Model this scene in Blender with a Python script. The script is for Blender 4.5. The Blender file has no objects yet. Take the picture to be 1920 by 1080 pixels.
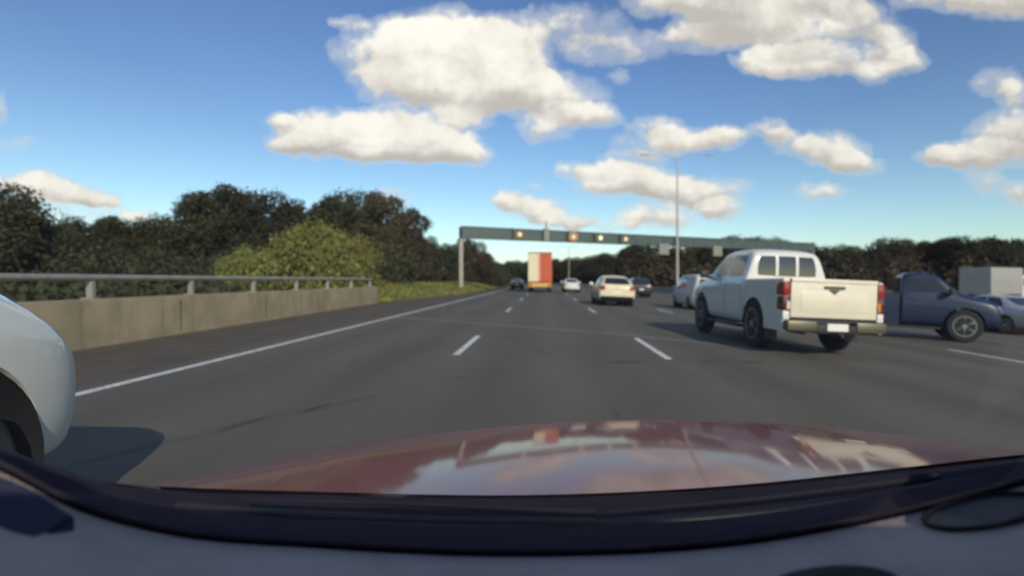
import bpy, bmesh, math, random
import numpy as np
from mathutils import Vector, Matrix
from mathutils.bvhtree import BVHTree
R = math.radians
rng = np.random.default_rng(7)
random.seed(7)
scn = bpy.context.scene
COL = scn.collection

# ------------------------------------------------------------------ camera
CAMH = 1.27; F = 980.0; VX = 1020.0; VY = 525.0
cam_d = bpy.data.cameras.new('camera'); cam = bpy.data.objects.new('camera', cam_d); COL.objects.link(cam)
cam_d.sensor_width = 36; cam_d.lens = 36*F/1920
cam_d.shift_x = -(VX-960)/1920; cam_d.shift_y = -(540-VY)/1920
cam_d.clip_start = 0.02; cam_d.clip_end = 8000
cam.location = (0, 0, CAMH); cam.rotation_euler = (R(90), 0, 0)
cam_d.dof.use_dof = True; cam_d.dof.focus_distance = 1.6; cam_d.dof.aperture_fstop = 1.7
scn.camera = cam
def P(px, py, Y):
    return Vector(((px-VX)/F*Y, Y, CAMH-(py-VY)/F*Y))

# ------------------------------------------------------------------ colour management
scn.view_settings.view_transform = 'Standard'; scn.view_settings.look = 'None'
scn.view_settings.exposure = 0.0; scn.view_settings.gamma = 1.0
scn.view_settings.use_curve_mapping = False

# ------------------------------------------------------------------ sun
SUN_EL = R(28.5); SUN_AZ = R(157)          # clockwise from +Y (the way we drive): behind us, a little to the right
sd = bpy.data.lights.new('sun', 'SUN'); sd.energy = 4.0; sd.angle = R(0.53); sd.color = (1.0, 0.90, 0.74)
sun = bpy.data.objects.new('sun', sd); COL.objects.link(sun)
sdir = Vector((math.sin(SUN_AZ)*math.cos(SUN_EL), math.cos(SUN_AZ)*math.cos(SUN_EL), math.sin(SUN_EL)))
sun.rotation_euler = sdir.to_track_quat('Z', 'Y').to_euler()
sun.location = sdir*50

# ------------------------------------------------------------------ node helpers
class NT:
    def __init__(s, tree): s.t = tree; s.n = tree.nodes; s.l = tree.links
    def new(s, typ, **kw):
        n = s.n.new(typ)
        for k, v in kw.items(): setattr(n, k, v)
        return n
    def put(s, sock, v):
        if v is None: return
        if isinstance(v, bpy.types.NodeSocket): s.l.new(v, sock)
        else: sock.default_value = v
    def math(s, op, a, b=None, c=None, clamp=False):
        n = s.new('ShaderNodeMath', operation=op, use_clamp=clamp)
        for i, v in enumerate((a, b, c)): s.put(n.inputs[i], v)
        return n.outputs[0]
    def vec(s, op, a, b=None):
        n = s.new('ShaderNodeVectorMath', operation=op)
        s.put(n.inputs[0], a); s.put(n.inputs[1], b)
        return n.outputs['Value'] if op in ('DOT_PRODUCT', 'LENGTH') else n.outputs[0]
    def smooth(s, v, a, b, lo=0.0, hi=1.0):
        n = s.new('ShaderNodeMapRange', interpolation_type='SMOOTHSTEP')
        s.put(n.inputs[0], v); s.put(n.inputs[1], a); s.put(n.inputs[2], b); s.put(n.inputs[3], lo); s.put(n.inputs[4], hi)
        return n.outputs[0]
    def noise(s, vec, scale, detail=4, rough=0.55, dist=0.0):
        n = s.new('ShaderNodeTexNoise'); s.put(n.inputs['Vector'], vec)
        n.inputs['Scale'].default_value = scale; n.inputs['Detail'].default_value = detail
        n.inputs['Roughness'].default_value = rough; n.inputs['Distortion'].default_value = dist
        return n
    def mix(s, f, a, b):
        n = s.new('ShaderNodeMix', data_type='RGBA'); s.put(n.inputs[0], f); s.put(n.inputs[6], a); s.put(n.inputs[7], b)
        return n.outputs[2]

# ------------------------------------------------------------------ world: sky and clouds by direction
w = bpy.data.worlds.new('World'); scn.world = w; w.use_nodes = True
w.node_tree.nodes.clear(); N = NT(w.node_tree)
out = N.new('ShaderNodeOutputWorld')
sky = N.new('ShaderNodeTexSky', sky_type='NISHITA'); sky.sun_disc = False
sky.sun_elevation = SUN_EL; sky.sun_rotation = SUN_AZ; sky.air_density = 1.0; sky.dust_density = 0.6; sky.ozone_density = 2.5
tc = N.new('ShaderNodeTexCoord')
sep = N.new('ShaderNodeSeparateXYZ'); N.put(sep.inputs[0], tc.outputs['Generated'])
yy = N.math('MAXIMUM', sep.outputs[1], 0.06)
u = N.math('DIVIDE', sep.outputs[0], yy); v = N.math('DIVIDE', sep.outputs[2], yy)
uv = N.new('ShaderNodeCombineXYZ'); N.put(uv.inputs[0], u); N.put(uv.inputs[1], v)
uvo = uv.outputs[0]
# warp for lumpy outlines
nz = N.noise(uvo, 7.0, 5, 0.6)
wv = N.vec('SUBTRACT', nz.outputs['Color'], (0.5, 0.5, 0.5))
wv = N.vec('MULTIPLY', wv, (0.085, 0.06, 0.0))
nz2 = N.noise(uvo, 26.0, 3, 0.6)
wv2 = N.vec('MULTIPLY', N.vec('SUBTRACT', nz2.outputs['Color'], (0.5, 0.5, 0.5)), (0.028, 0.024, 0.0))
pw = N.vec('ADD', N.vec('ADD', uvo, wv), wv2)
CL = [ # px, py, rx, ry, amount, greyness
 (745,95,100,55,1,0),(830,80,110,62,1,0),(930,90,85,55,1,0.1),(770,150,90,42,1,0),(890,160,130,50,1.1,0.05),(1000,178,115,42,1,0.1),(1090,215,70,22,1,0.2),(850,222,60,26,.8,.1),(1020,240,45,24,.7,.2),(960,130,80,50,.8,.1),
 (650,42,36,12,.55,.1),(1075,50,95,34,.6,.5),(1130,92,70,24,.45,.5),
 (525,226,28,18,.9,0),(610,232,75,30,1,0),(720,225,70,28,1,0),(690,262,160,34,1.2,0.05),(800,272,85,32,1,0.1),(862,290,52,22,1,.1),(560,268,65,16,.9,.2),(730,294,110,16,.7,.5),
 (1290,0,110,30,.9,.7),(1400,25,110,42,1,.65),(1480,70,90,40,.9,.55),(1560,12,80,26,.8,.7),(1625,45,60,34,.8,.5),(1670,85,42,34,.8,.3),(1700,120,34,24,.7,.2),(1560,108,80,26,.8,.4),(1450,112,70,28,1,.2),(1500,130,80,18,.7,.1),(1640,135,46,20,.7,.2),(1330,60,70,26,.55,.7),(1245,78,110,24,.5,.6),(1890,2,100,32,.9,.5),(1760,4,90,20,.7,.6),
 (1110,318,52,18,1,0),(1190,342,100,27,1.2,0),(1290,358,92,27,1.2,0),(1345,392,46,18,.9,.2),(1190,300,60,18,.5,.2),
 (1230,235,48,20,.8,.2),(1285,258,62,22,.9,.2),(1352,257,38,22,.9,.1),(1205,272,56,26,.6,.2),
 (1230,408,62,22,.9,0),(950,378,32,18,.9,0),(1000,394,56,18,.9,0),(1060,414,60,14,.8,.05),(1130,424,60,10,.5,0),
 (1440,250,48,18,.8,.2),(1485,268,48,22,.6,.3),(1562,283,64,32,1.1,0),(1600,306,42,24,1,.1),
 (1540,363,44,15,.6,.3),(1160,140,22,14,.5,.2),(1000,355,14,8,.6,.1),
 (1870,150,46,26,.6,.3),(1915,175,40,30,.6,.4),(1910,245,80,36,.9,.55),(1840,288,95,28,.9,.45),(1768,292,46,20,.8,.3),(1850,338,38,20,.8,.3),(1912,356,30,20,.8,.3),
 (60,352,76,22,1,.1),(135,368,72,18,1,.15),(185,376,34,10,.7,.1),(130,398,100,26,.45,.4),(2,205,14,28,.7,.1),(32,270,28,14,.35,.3),
 (260,404,40,10,.6,0),(740,372,30,16,.6,.1)]
def vscale(vv, f):
    n = N.new('ShaderNodeVectorMath', operation='SCALE'); N.put(n.inputs[0], vv); N.put(n.inputs[3], f); return n.outputs[0]
sp = N.new('ShaderNodeSeparateXYZ'); N.put(sp.inputs[0], pw)
cz = N.new('ShaderNodeCombineXYZ'); N.put(cz.inputs[2], sp.outputs[1])
acc = None
for (px, py, rx, ry, am, gr) in CL:     # each blob adds (weight, weight*greyness, weight*height in blob) to one running vector
    c = ((px-VX)/F, (VY-py)/F, 0); r = (F/rx/1.2, F/ry/1.2, 0)
    d = N.vec('MULTIPLY', N.vec('SUBTRACT', pw, c), r)
    q = N.vec('DOT_PRODUCT', d, d)
    wgt = N.math('MULTIPLY', N.math('MAXIMUM', N.math('MULTIPLY_ADD', q, -0.8, 1.0), 0.0), am)
    e = N.new('ShaderNodeVectorMath', operation='MULTIPLY_ADD'); N.put(e.inputs[0], cz.outputs[0]); e.inputs[1].default_value = (0, 0, r[1]); e.inputs[2].default_value = (1, gr, -c[1]*r[1])
    e2 = vscale(e.outputs[0], wgt)
    acc = e2 if acc is None else N.vec('ADD', acc, e2)
sa = N.new('ShaderNodeSeparateXYZ'); N.put(sa.inputs[0], acc)
Fs, Gs, Hs = sa.outputs[0], sa.outputs[1], sa.outputs[2]
fn = N.noise(uvo, 13.0, 6, 0.62)
dens = N.math('MULTIPLY_ADD', N.math('SUBTRACT', fn.outputs['Fac'], 0.5), 1.35, Fs)
alpha = N.math('MAXIMUM', N.smooth(dens, 0.22, 0.85), N.math('MULTIPLY', N.math('MULTIPLY', N.smooth(dens, -0.06, 0.5), 0.42), N.smooth(Fs, 0.0, 0.12)))
front = N.smooth(sep.outputs[1], 0.25, 0.45)
alpha = N.math('MULTIPLY', alpha, front)
# scattered cloud elsewhere in the sky
gen = N.noise(N.vec('MULTIPLY', tc.outputs['Generated'], (1, 1, 1.8)), 3.2, 6, 0.6)
ga = N.smooth(gen.outputs['Fac'], 0.54, 0.68)
hi = N.math('MAXIMUM', N.smooth(v, 0.62, 0.8), N.smooth(N.math('ABSOLUTE', N.math('ADD', u, 0.0)), 1.25, 1.6))
hi = N.math('MAXIMUM', hi, N.math('SUBTRACT', 1.0, front))
ga = N.math('MULTIPLY', N.math('MULTIPLY', ga, hi), 0.8)
safe = N.math('MAXIMUM', Fs, 0.05)
grey = N.math('DIVIDE', Gs, safe); low = N.math('DIVIDE', Hs, safe)
# thick cloud is bright on its upper side and tan-grey beneath
shade = N.math('ADD', N.smooth(low, -0.75, 0.25), N.math('MULTIPLY', N.math('SUBTRACT', nz.outputs['Fac'], 0.5), 1.0))
shade = N.math('ADD', shade, N.math('MULTIPLY', N.math('SUBTRACT', fn.outputs['Fac'], 0.5), 1.7))
shade = N.math('SUBTRACT', shade, N.math('MULTIPLY', grey, 0.75))
shade = N.smooth(shade, -0.15, 1.25)
ccol = N.mix(shade, (0.56, 0.52, 0.48, 1), (1.06, 1.01, 0.92, 1))
ccol = N.mix(N.smooth(dens, 0.2, 0.9), (0.72, 0.74, 0.76, 1), ccol)
# sky grade: deeper blue aloft, paler cyan near the horizon
el = N.math('POWER', N.smooth(sep.outputs[2], -0.12, 0.46), 0.9)
grade = N.mix(el, (1.42, 1.55, 1.36, 1), (0.80, 0.92, 1.12, 1))
skyc = N.new('ShaderNodeMix', data_type='RGBA', blend_type='MULTIPLY'); skyc.inputs[0].default_value = 1
N.put(skyc.inputs[6], sky.outputs[0]); N.put(skyc.inputs[7], grade)
bg1 = N.new('ShaderNodeBackground'); N.put(bg1.inputs[0], skyc.outputs[2]); bg1.inputs[1].default_value = 0.12
bg2 = N.new('ShaderNodeBackground'); N.put(bg2.inputs[0], ccol); bg2.inputs[1].default_value = 1.02
bg3 = N.new('ShaderNodeBackground'); bg3.inputs[0].default_value = (0.8, 0.78, 0.74, 1); bg3.inputs[1].default_value = 0.75
m1 = N.new('ShaderNodeMixShader'); N.put(m1.inputs[0], ga); N.put(m1.inputs[1], bg1.outputs[0]); N.put(m1.inputs[2], bg3.outputs[0])
m2 = N.new('ShaderNodeMixShader'); N.put(m2.inputs[0], alpha); N.put(m2.inputs[1], m1.outputs[0]); N.put(m2.inputs[2], bg2.outputs[0])
N.put(out.inputs[0], m2.outputs[0])

w.cycles.sampling_method = 'NONE'
scn.cycles.max_bounces = 5; scn.cycles.diffuse_bounces = 2; scn.cycles.glossy_bounces = 3; scn.cycles.transparent_max_bounces = 6

# ------------------------------------------------------------------ materials
def mat(name, col, rough=0.6, metal=0.0, coat=0.0, var=0.0, vscale=3.0, bump=0.0, bscale=20.0, emit=None, estr=1.0, spec=0.5, tint=None):
    m = bpy.data.materials.new(name); m.use_nodes = True; n = NT(m.node_tree)
    b = m.node_tree.nodes['Principled BSDF']
    b.inputs['Roughness'].default_value = rough; b.inputs['Metallic'].default_value = metal
    b.inputs['Coat Weight'].default_value = coat; b.inputs['Coat Roughness'].default_value = 0.04
    b.inputs['Specular IOR Level'].default_value = spec
    c = (*col, 1)
    t = n.new('ShaderNodeTexCoord')
    if var > 0:
        nn = n.noise(t.outputs['Object'], vscale, 6, 0.6)
        f = n.smooth(nn.outputs['Fac'], 0.3, 0.7)
        c2 = tuple(x*(1-var) for x in col) if tint is None else tint
        c = n.mix(f, (*c2, 1), (*[min(1, x*(1+var*0.6)) for x in col], 1))
    n.put(b.inputs['Base Color'], c)
    if bump > 0:
        nb = n.noise(t.outputs['Object'], bscale, 5, 0.6)
        bp = n.new('ShaderNodeBump'); bp.inputs['Strength'].default_value = bump; bp.inputs['Distance'].default_value = 0.02
        n.put(bp.inputs['Height'], nb.outputs['Fac']); n.put(b.inputs['Normal'], bp.outputs[0])
    if emit: 
        b.inputs['Emission Color'].default_value = (*emit, 1); b.inputs['Emission Strength'].default_value = estr
    return m

def asphalt():
    m = bpy.data.materials.new('asphalt'); m.use_nodes = True; n = NT(m.node_tree)
    b = m.node_tree.nodes['Principled BSDF']; t = n.new('ShaderNodeTexCoord'); o = t.outputs['Object']
    fine = n.noise(o, 60, 4, 0.7); mid = n.noise(n.vec('MULTIPLY', o, (1, 0.12, 1)), 1.6, 5, 0.6); big = n.noise(o, 0.22, 4, 0.6)
    # wheel tracks: worn bands along each lane
    s = n.new('ShaderNodeSeparateXYZ'); n.put(s.inputs[0], o)
    ph = n.math('MULTIPLY', n.math('SUBTRACT', s.outputs[0], -1.49+0.85), 2*math.pi/1.75)
    tr = n.math('MULTIPLY_ADD', n.math('COSINE', ph), 0.5, 0.5)
    val = n.math('MULTIPLY_ADD', n.math('SUBTRACT', fine.outputs['Fac'], 0.5), 0.05, 0.096)
    val = n.math('MULTIPLY_ADD', n.math('SUBTRACT', mid.outputs['Fac'], 0.5), 0.05, val)
    val = n.math('MULTIPLY_ADD', n.math('SUBTRACT', big.outputs['Fac'], 0.5), 0.05, val)
    val = n.math('MULTIPLY_ADD', tr, -0.016, val)
    vo = n.new('ShaderNodeTexVoronoi', feature='DISTANCE_TO_EDGE'); n.put(vo.inputs['Vector'], n.vec('ADD', n.vec('MULTIPLY', o, (1, .45, 1)), n.vec('MULTIPLY', big.outputs['Color'], (1.5, 1.5, 0)))); vo.inputs['Scale'].default_value = 0.16
    crack = n.math('MULTIPLY', n.smooth(vo.outputs['Distance'], 0.010, 0.0), n.smooth(mid.outputs['Fac'], 0.45, 0.6))
    val = n.math('MULTIPLY_ADD', crack, -0.045, val)
    st_ = n.noise(n.vec('MULTIPLY', o, (1, .25, 1)), 0.8, 5, 0.7, 0.6)
    val = n.math('MULTIPLY_ADD', n.smooth(st_.outputs['Fac'], 0.60, 0.74), -0.020, val)
    spk = n.noise(o, 140, 2, 0.8); val = n.math('MULTIPLY_ADD', n.smooth(spk.outputs['Fac'], 0.62, 0.78), 0.06, val)
    c = n.new('ShaderNodeCombineColor'); n.put(c.inputs[0], n.math('MULTIPLY', val, 1.02)); n.put(c.inputs[1], n.math('MULTIPLY', val, 0.93)); n.put(c.inputs[2], n.math('MULTIPLY', val, 0.72))
    n.put(b.inputs['Base Color'], c.outputs[0]); b.inputs['Roughness'].default_value = 0.82; b.inputs['Specular IOR Level'].default_value = 0.35
    bp = n.new('ShaderNodeBump'); bp.inputs['Strength'].default_value = 0.35; bp.inputs['Distance'].default_value = 0.01
    n.put(bp.inputs['Height'], fine.outputs['Fac']); n.put(b.inputs['Normal'], bp.outputs[0])
    return m
def paint_line():
    m = bpy.data.materials.new('road_paint'); m.use_nodes = True; n = NT(m.node_tree)
    b = m.node_tree.nodes['Principled BSDF']; t = n.new('ShaderNodeTexCoord'); o = t.outputs['Object']
    a = n.noise(o, 9, 6, 0.75)
    n.put(b.inputs['Base Color'], n.mix(n.smooth(a.outputs['Fac'], 0.36, 0.52), (0.2, 0.19, 0.18, 1), (0.62, 0.61, 0.58, 1)))
    b.inputs['Roughness'].default_value = 0.7
    return m
def leafmat(name, col, col2):
    m = bpy.data.materials.new(name); m.use_nodes = True; n = NT(m.node_tree)
    b = m.node_tree.nodes['Principled BSDF']; g = n.new('ShaderNodeNewGeometry'); oi = n.new('ShaderNodeObjectInfo')
    t = n.new('ShaderNodeTexCoord')
    nn = n.noise(t.outputs['Object'], 0.55, 3, 0.6)
    f = n.math('MULTIPLY_ADD', g.outputs['Random Per Island'], 0.5, n.math('MULTIPLY', n.math('SUBTRACT', nn.outputs['Fac'], 0.25), 1.1))
    c = n.mix(n.math('MULTIPLY', f, 1.0, clamp=True), (*col, 1), (*col2, 1))
    h = n.new('ShaderNodeHueSaturation'); n.put(h.inputs['Color'], c)
    n.put(h.inputs['Value'], n.math('MULTIPLY_ADD', oi.outputs['Random'], 0.5, 0.75))
    n.put(h.inputs['Hue'], n.math('MULTIPLY_ADD', oi.outputs['Random'], 0.04, 0.475))
    n.put(b.inputs['Base Color'], h.outputs[0]); b.inputs['Roughness'].default_value = 0.75; b.inputs['Specular IOR Level'].default_value = 0.2
    return m

def set_coat(m, r):
    m.node_tree.nodes['Principled BSDF'].inputs['Coat Roughness'].default_value = r
M = dict(
 asphalt=asphalt(), line=paint_line(),
 grass=mat('grass_ground', (0.10, 0.105, 0.045), 0.95, var=0.5, vscale=0.35, bump=0.6, bscale=6, tint=(0.085, 0.07, 0.04), spec=0.1),
 verge=mat('verge_grass', (0.115, 0.115, 0.035), 0.95, var=0.5, vscale=0.9, bump=0.8, bscale=9, tint=(0.10, 0.08, 0.04), spec=0.1),
 shoulder=mat('shoulder_asphalt', (0.085, 0.070, 0.052), 0.85, var=0.25, vscale=1.5, bump=0.3, bscale=50, spec=0.3),
 concrete=mat('concrete', (0.29, 0.235, 0.145), 0.85, var=0.22, vscale=1.2, bump=0.2, bscale=25, spec=0.3),
 barrier=mat('barrier_concrete', (0.34, 0.31, 0.27), 0.85, var=0.2, vscale=1.0, bump=0.2, spec=0.3),
 joint=mat('joint_seal', (0.15, 0.145, 0.135), 0.8, var=0.3, vscale=4),
 steel=mat('galvanised_steel', (0.30, 0.28, 0.235), 0.5, 0.3, var=0.15, vscale=3),
 gantry=mat('gantry_paint', (0.075, 0.10, 0.095), 0.5, 0.2, var=0.15, vscale=1.0),
 pole=mat('lamp_pole_steel', (0.40, 0.37, 0.36), 0.45, 0.4, var=0.1),
 white=mat('white_paint', (0.64, 0.63, 0.58), 0.30, coat=0.8, var=0.05, vscale=1.5),
 whitecar=mat('white_car_paint', (0.60, 0.60, 0.55), 0.34, coat=0.8, var=0.06, vscale=1.5),
 vanwhite=mat('dull_white_paint', (0.55, 0.51, 0.47), 0.6, var=0.08),
 cream=mat('cream_paint', (0.66, 0.58, 0.40), 0.4, coat=0.4, var=0.06),
 gate=mat('sunlit_gate_paint', (0.66, 0.60, 0.47), 0.35, coat=0.6, var=0.06),  # the pickup's white, with warm sunlight put into the colour
 orange=mat('orange_paint', (0.46, 0.065, 0.018), 0.45, coat=0.3, var=0.12, vscale=2),
 yellow=mat('yellow_bumper', (0.6, 0.36, 0.08), 0.5, var=0.1),
 pinkish=mat('pale_red_trim', (0.75, 0.40, 0.28), 0.5, var=0.1),
 navy=mat('navy_paint', (0.005, 0.014, 0.046), 0.42, coat=0.25, var=0.1),
 dark=mat('dark_paint', (0.02, 0.02, 0.024), 0.3, coat=0.6, var=0.1),
 silver=mat('silver_paint', (0.42, 0.43, 0.43), 0.35, 0.4, coat=0.8),
 grey=mat('grey_paint', (0.30, 0.29, 0.28), 0.4, coat=0.4, var=0.1),
 red=mat('red_car_paint', (0.17, 0.014, 0.007), 0.5, 0.0, coat=0.72, var=0.08, vscale=4),
 glass=mat('dark_window_glass', (0.02, 0.023, 0.022), 0.06, spec=0.8),
 black=mat('black_plastic', (0.012, 0.012, 0.014), 0.55, var=0.3, vscale=8, bump=0.1, bscale=60),
 cowl=mat('cowl_plastic', (0.012, 0.009, 0.016), 0.65, spec=0.15, var=0.3, vscale=6, bump=0.1, bscale=60),
 frit=mat('black_ceramic_band', (0.005, 0.0015, 0.016), 0.7, spec=0.03),
 navytrim=mat('pillar_trim', (0.012, 0.013, 0.035), 0.6, var=0.2),
 dash=mat('dashboard_plastic', (0.42, 0.345, 0.30), 0.7, var=0.22, vscale=5, bump=0.5, bscale=260, spec=0.25),
 rubber=mat('tyre_rubber', (0.012, 0.012, 0.012), 0.85, var=0.3, vscale=10),
 rim=mat('alloy_rim', (0.30, 0.30, 0.29), 0.35, 0.8),
 lampred=mat('red_lamp_lens', (0.27, 0.016, 0.012), 0.2, coat=0.6),
 lampdark=mat('smoked_lamp_lens', (0.09, 0.012, 0.01), 0.2, coat=0.6),
 lampclear=mat('clear_lamp_lens', (0.6, 0.55, 0.45), 0.2, coat=0.6),
 amber=mat('amber_lamp_lens', (0.6, 0.2, 0.02), 0.2, coat=0.6),
 chrome=mat('brushed_bumper_steel', (0.14, 0.13, 0.09), 0.4, 0.7),
 plate=mat('number_plate_white', (0.70, 0.68, 0.62), 0.5),
 emblem=mat('emblem_dark', (0.10, 0.09, 0.06), 0.4, 0.4),
 bark=mat('bark', (0.075, 0.055, 0.04), 0.9, var=0.35, vscale=3, bump=0.6, bscale=12),
 sign=mat('sign_panel_olive', (0.085, 0.09, 0.065), 0.6),
 signgrey=mat('sign_panel_grey', (0.21, 0.21, 0.18), 0.6, var=0.1),
 lit=mat('lit_lamp_warm', (0.5, 0.42, 0.28), 0.5, emit=(1.0, 0.70, 0.38), estr=0.5),
 litamber=mat('lit_ring_amber', (0.6, 0.25, 0.08), 0.5, emit=(1.0, 0.42, 0.10), estr=0.5),
 lityellow=mat('lit_lamp_yellow', (0.8, 0.78, 0.4), 0.5, emit=(1.0, 0.84, 0.4), estr=0.5),
 leaf_dark=leafmat('dark_foliage', (0.026, 0.030, 0.014), (0.045, 0.046, 0.021)),
 leaf_olive=leafmat('olive_foliage', (0.033, 0.034, 0.014), (0.058, 0.055, 0.022)),
 leaf_brown=leafmat('brown_foliage', (0.042, 0.035, 0.020), (0.064, 0.052, 0.029)),
 leaf_light=leafmat('light_foliage', (0.075, 0.085, 0.022), (0.20, 0.20, 0.055)),
)

set_coat(M['red'], 0.07)
# ------------------------------------------------------------------ object helpers
def tag(o, label=None, cat=None, group=None, kind=None):
    if label: o['label'] = label
    if cat: o['category'] = cat
    if group: o['group'] = group
    if kind: o['kind'] = kind
    return o
def empty(name, loc=(0, 0, 0), rz=0):
    o = bpy.data.objects.new(name, None); COL.objects.link(o); o.location = loc; o.rotation_euler = (0, 0, rz)
    o.empty_display_size = 0.3
    return o
def link(name, bm_or_me, material, parent=None, smooth=None):
    if isinstance(bm_or_me, bmesh.types.BMesh):
        me = bpy.data.meshes.new(name); bmesh.ops.recalc_face_normals(bm_or_me, faces=bm_or_me.faces); bm_or_me.to_mesh(me); bm_or_me.free()
    else: me = bm_or_me
    me.materials.clear(); me.materials.append(material)
    if smooth is not None:
        for p in me.polygons: p.use_smooth = True
        me.set_sharp_from_angle(angle=R(smooth))
    o = bpy.data.objects.new(name, me); COL.objects.link(o)
    if parent: o.parent = parent
    return o
def box(bm, x0, x1, y0, y1, z0, z1, bev=0.0, mtx=None):
    t = bmesh.new()
    vs = [t.verts.new((x, y, z)) for x in (x0, x1) for y in (y0, y1) for z in (z0, z1)]
    for f in ((0,1,3,2),(4,6,7,5),(0,4,5,1),(2,3,7,6),(0,2,6,4),(1,5,7,3)): t.faces.new([vs[i] for i in f])
    if bev > 0: bmesh.ops.bevel(t, geom=list(t.edges), offset=bev, segments=2, affect='EDGES', profile=0.6)
    if mtx is not None: bmesh.ops.transform(t, matrix=mtx, verts=t.verts)
    me = bpy.data.meshes.new('t'); t.to_mesh(me); t.free(); bm.from_mesh(me); bpy.data.meshes.remove(me)
    return bm
def B(*a, **k): return box(bmesh.new(), *a, **k)
def tube(bm, pts, rad, seg=10, caps=True, rads=None):
    pts = [Vector(p) for p in pts]; rings = []
    for i, p in enumerate(pts):
        d = (pts[min(i+1, len(pts)-1)]-pts[max(i-1, 0)]).normalized()
        a = d.cross(Vector((0, 0, 1)) if abs(d.z) < 0.9 else Vector((1, 0, 0))).normalized(); b = d.cross(a)
        r = rads[i] if rads else rad
        rings.append([bm.verts.new(p+(a*math.cos(t)+b*math.sin(t))*r) for t in [2*math.pi*k/seg for k in range(seg)]])
    for r0, r1 in zip(rings, rings[1:]):
        for k in range(seg): bm.faces.new((r0[k], r0[(k+1) % seg], r1[(k+1) % seg], r1[k]))
    if caps: bm.faces.new(rings[0]); bm.faces.new(rings[-1])
    return bm
def lathe_x(bm, prof, x0=0, y0=0, z0=0, seg=28):   # profile (x, r) turned about an axis along X
    rings = [[bm.verts.new((x0+x, y0+r*math.cos(2*math.pi*k/seg), z0+r*math.sin(2*math.pi*k/seg))) for k in range(seg)] for x, r in prof]
    for r0, r1 in zip(rings, rings[1:]):
        for k in range(seg): bm.faces.new((r0[k], r0[(k+1) % seg], r1[(k+1) % seg], r1[k]))
    bm.faces.new(rings[0]); bm.faces.new(rings[-1])
    return bm
def sheet(bm, rows):
    vr = [[bm.verts.new(p) for p in r] for r in rows]
    for a, b in zip(vr, vr[1:]):
        for i in range(len(a)-1): bm.faces.new((a[i], a[i+1], b[i+1], b[i]))
    return bm
def prism(bm, poly, h0, h1, axis='z'):
    f = {'z': lambda a, b, h: (a, b, h), 'x': lambda a, b, h: (h, a, b), 'y': lambda a, b, h: (a, h, b)}[axis]
    lo = [bm.verts.new(f(a, b, h0)) for a, b in poly]; hi_ = [bm.verts.new(f(a, b, h1)) for a, b in poly]
    bm.faces.new(lo); bm.faces.new(hi_); n = len(poly)
    for i in range(n): bm.faces.new((lo[i], lo[(i+1) % n], hi_[(i+1) % n], hi_[i]))
    return bm
def evaluated(o):
    dg = bpy.context.evaluated_depsgraph_get(); me = bpy.data.meshes.new_from_object(o.evaluated_get(dg)); return me
def copy_tree(o, parent=None):
    c = o.copy(); COL.objects.link(c)
    if parent: c.parent = parent
    for ch in list(o.children): copy_tree(ch, c)
    return c

# ------------------------------------------------------------------ vehicles
def loft_body(st, sub=2, arches=(), ar=0.4, arx=None):
    """st: (y, z_bottom, z_belt, z_top, w_low, w_belt, w_top). Returns a mesh with cut wheel arches."""
    bm = bmesh.new(); rings = []
    for (y, zb, zs, zt, wl, wb, wt) in st:
        half = [(wl-0.14, zb), (wl, zb+0.06), (wb, zb+(zs-zb)*0.5), (wb, zb+(zs-zb)*0.82), (wb-0.03, zs), (wt+0.02, zt-0.07), (wt-0.06, zt)]
        ring = [(x, z) for x, z in half]+[(0, zt+0.012)]+[(-x, z) for x, z in reversed(half)]+[(0, zb)]
        rings.append([bm.verts.new((x, y, z)) for x, z in ring])
    n = len(rings[0])
    for a, b in zip(rings, rings[1:]):
        for k in range(n): bm.faces.new((a[k], a[(k+1) % n], b[(k+1) % n], b[k]))
    for ring in (rings[0], rings[-1]):
        for k in range(7):                       # close the ends with quads
            q = [ring[k], ring[k+1], ring[(13-k) % n], ring[14-k] if 14-k < n-1 else ring[14]]
            if k == 6: continue
            bm.faces.new((ring[k], ring[k+1], ring[13-k], ring[14-k]))
        bm.faces.new((ring[6], ring[7], ring[8])); bm.faces.new((ring[0], ring[14], ring[15]))
    me = bpy.data.meshes.new('b'); bmesh.ops.recalc_face_normals(bm, faces=bm.faces); bm.to_mesh(me); bm.free()
    o = bpy.data.objects.new('tmp', me); COL.objects.link(o)
    s = o.modifiers.new('s', 'SUBSURF'); s.levels = sub; s.render_levels = sub
    tmps = []
    for ya in arches:
        c = bmesh.new(); lathe_x(c, [(-1.6, ar), (1.6, ar)], 0, ya, 0.36 if arx is None else arx, 36)
        cm = bpy.data.meshes.new('c'); bmesh.ops.recalc_face_normals(c, faces=c.faces); c.to_mesh(cm); c.free()
        co = bpy.data.objects.new('cut', cm); COL.objects.link(co); tmps.append(co)
        md = o.modifiers.new('c', 'BOOLEAN'); md.operation = 'DIFFERENCE'; md.object = co; md.solver = 'EXACT'
    bpy.context.view_layer.update()
    res = evaluated(o)
    for t in tmps+[o]: bpy.data.objects.remove(t)
    return res
def lathe_tube(bm, x0, x1, r, y, z, seg=36):
    for a, b, rr in ((x0, x1, r),):
        rings = [[bm.verts.new((x, y+rr*math.cos(2*math.pi*k/seg), z+rr*math.sin(2*math.pi*k/seg))) for k in range(seg)] for x in (a, b)]
        for k in range(seg): bm.faces.new((rings[0][k], rings[0][(k+1) % seg], rings[1][(k+1) % seg], rings[1][k]))
        bm.faces.new(rings[1] if a < 0 else rings[0])
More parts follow.
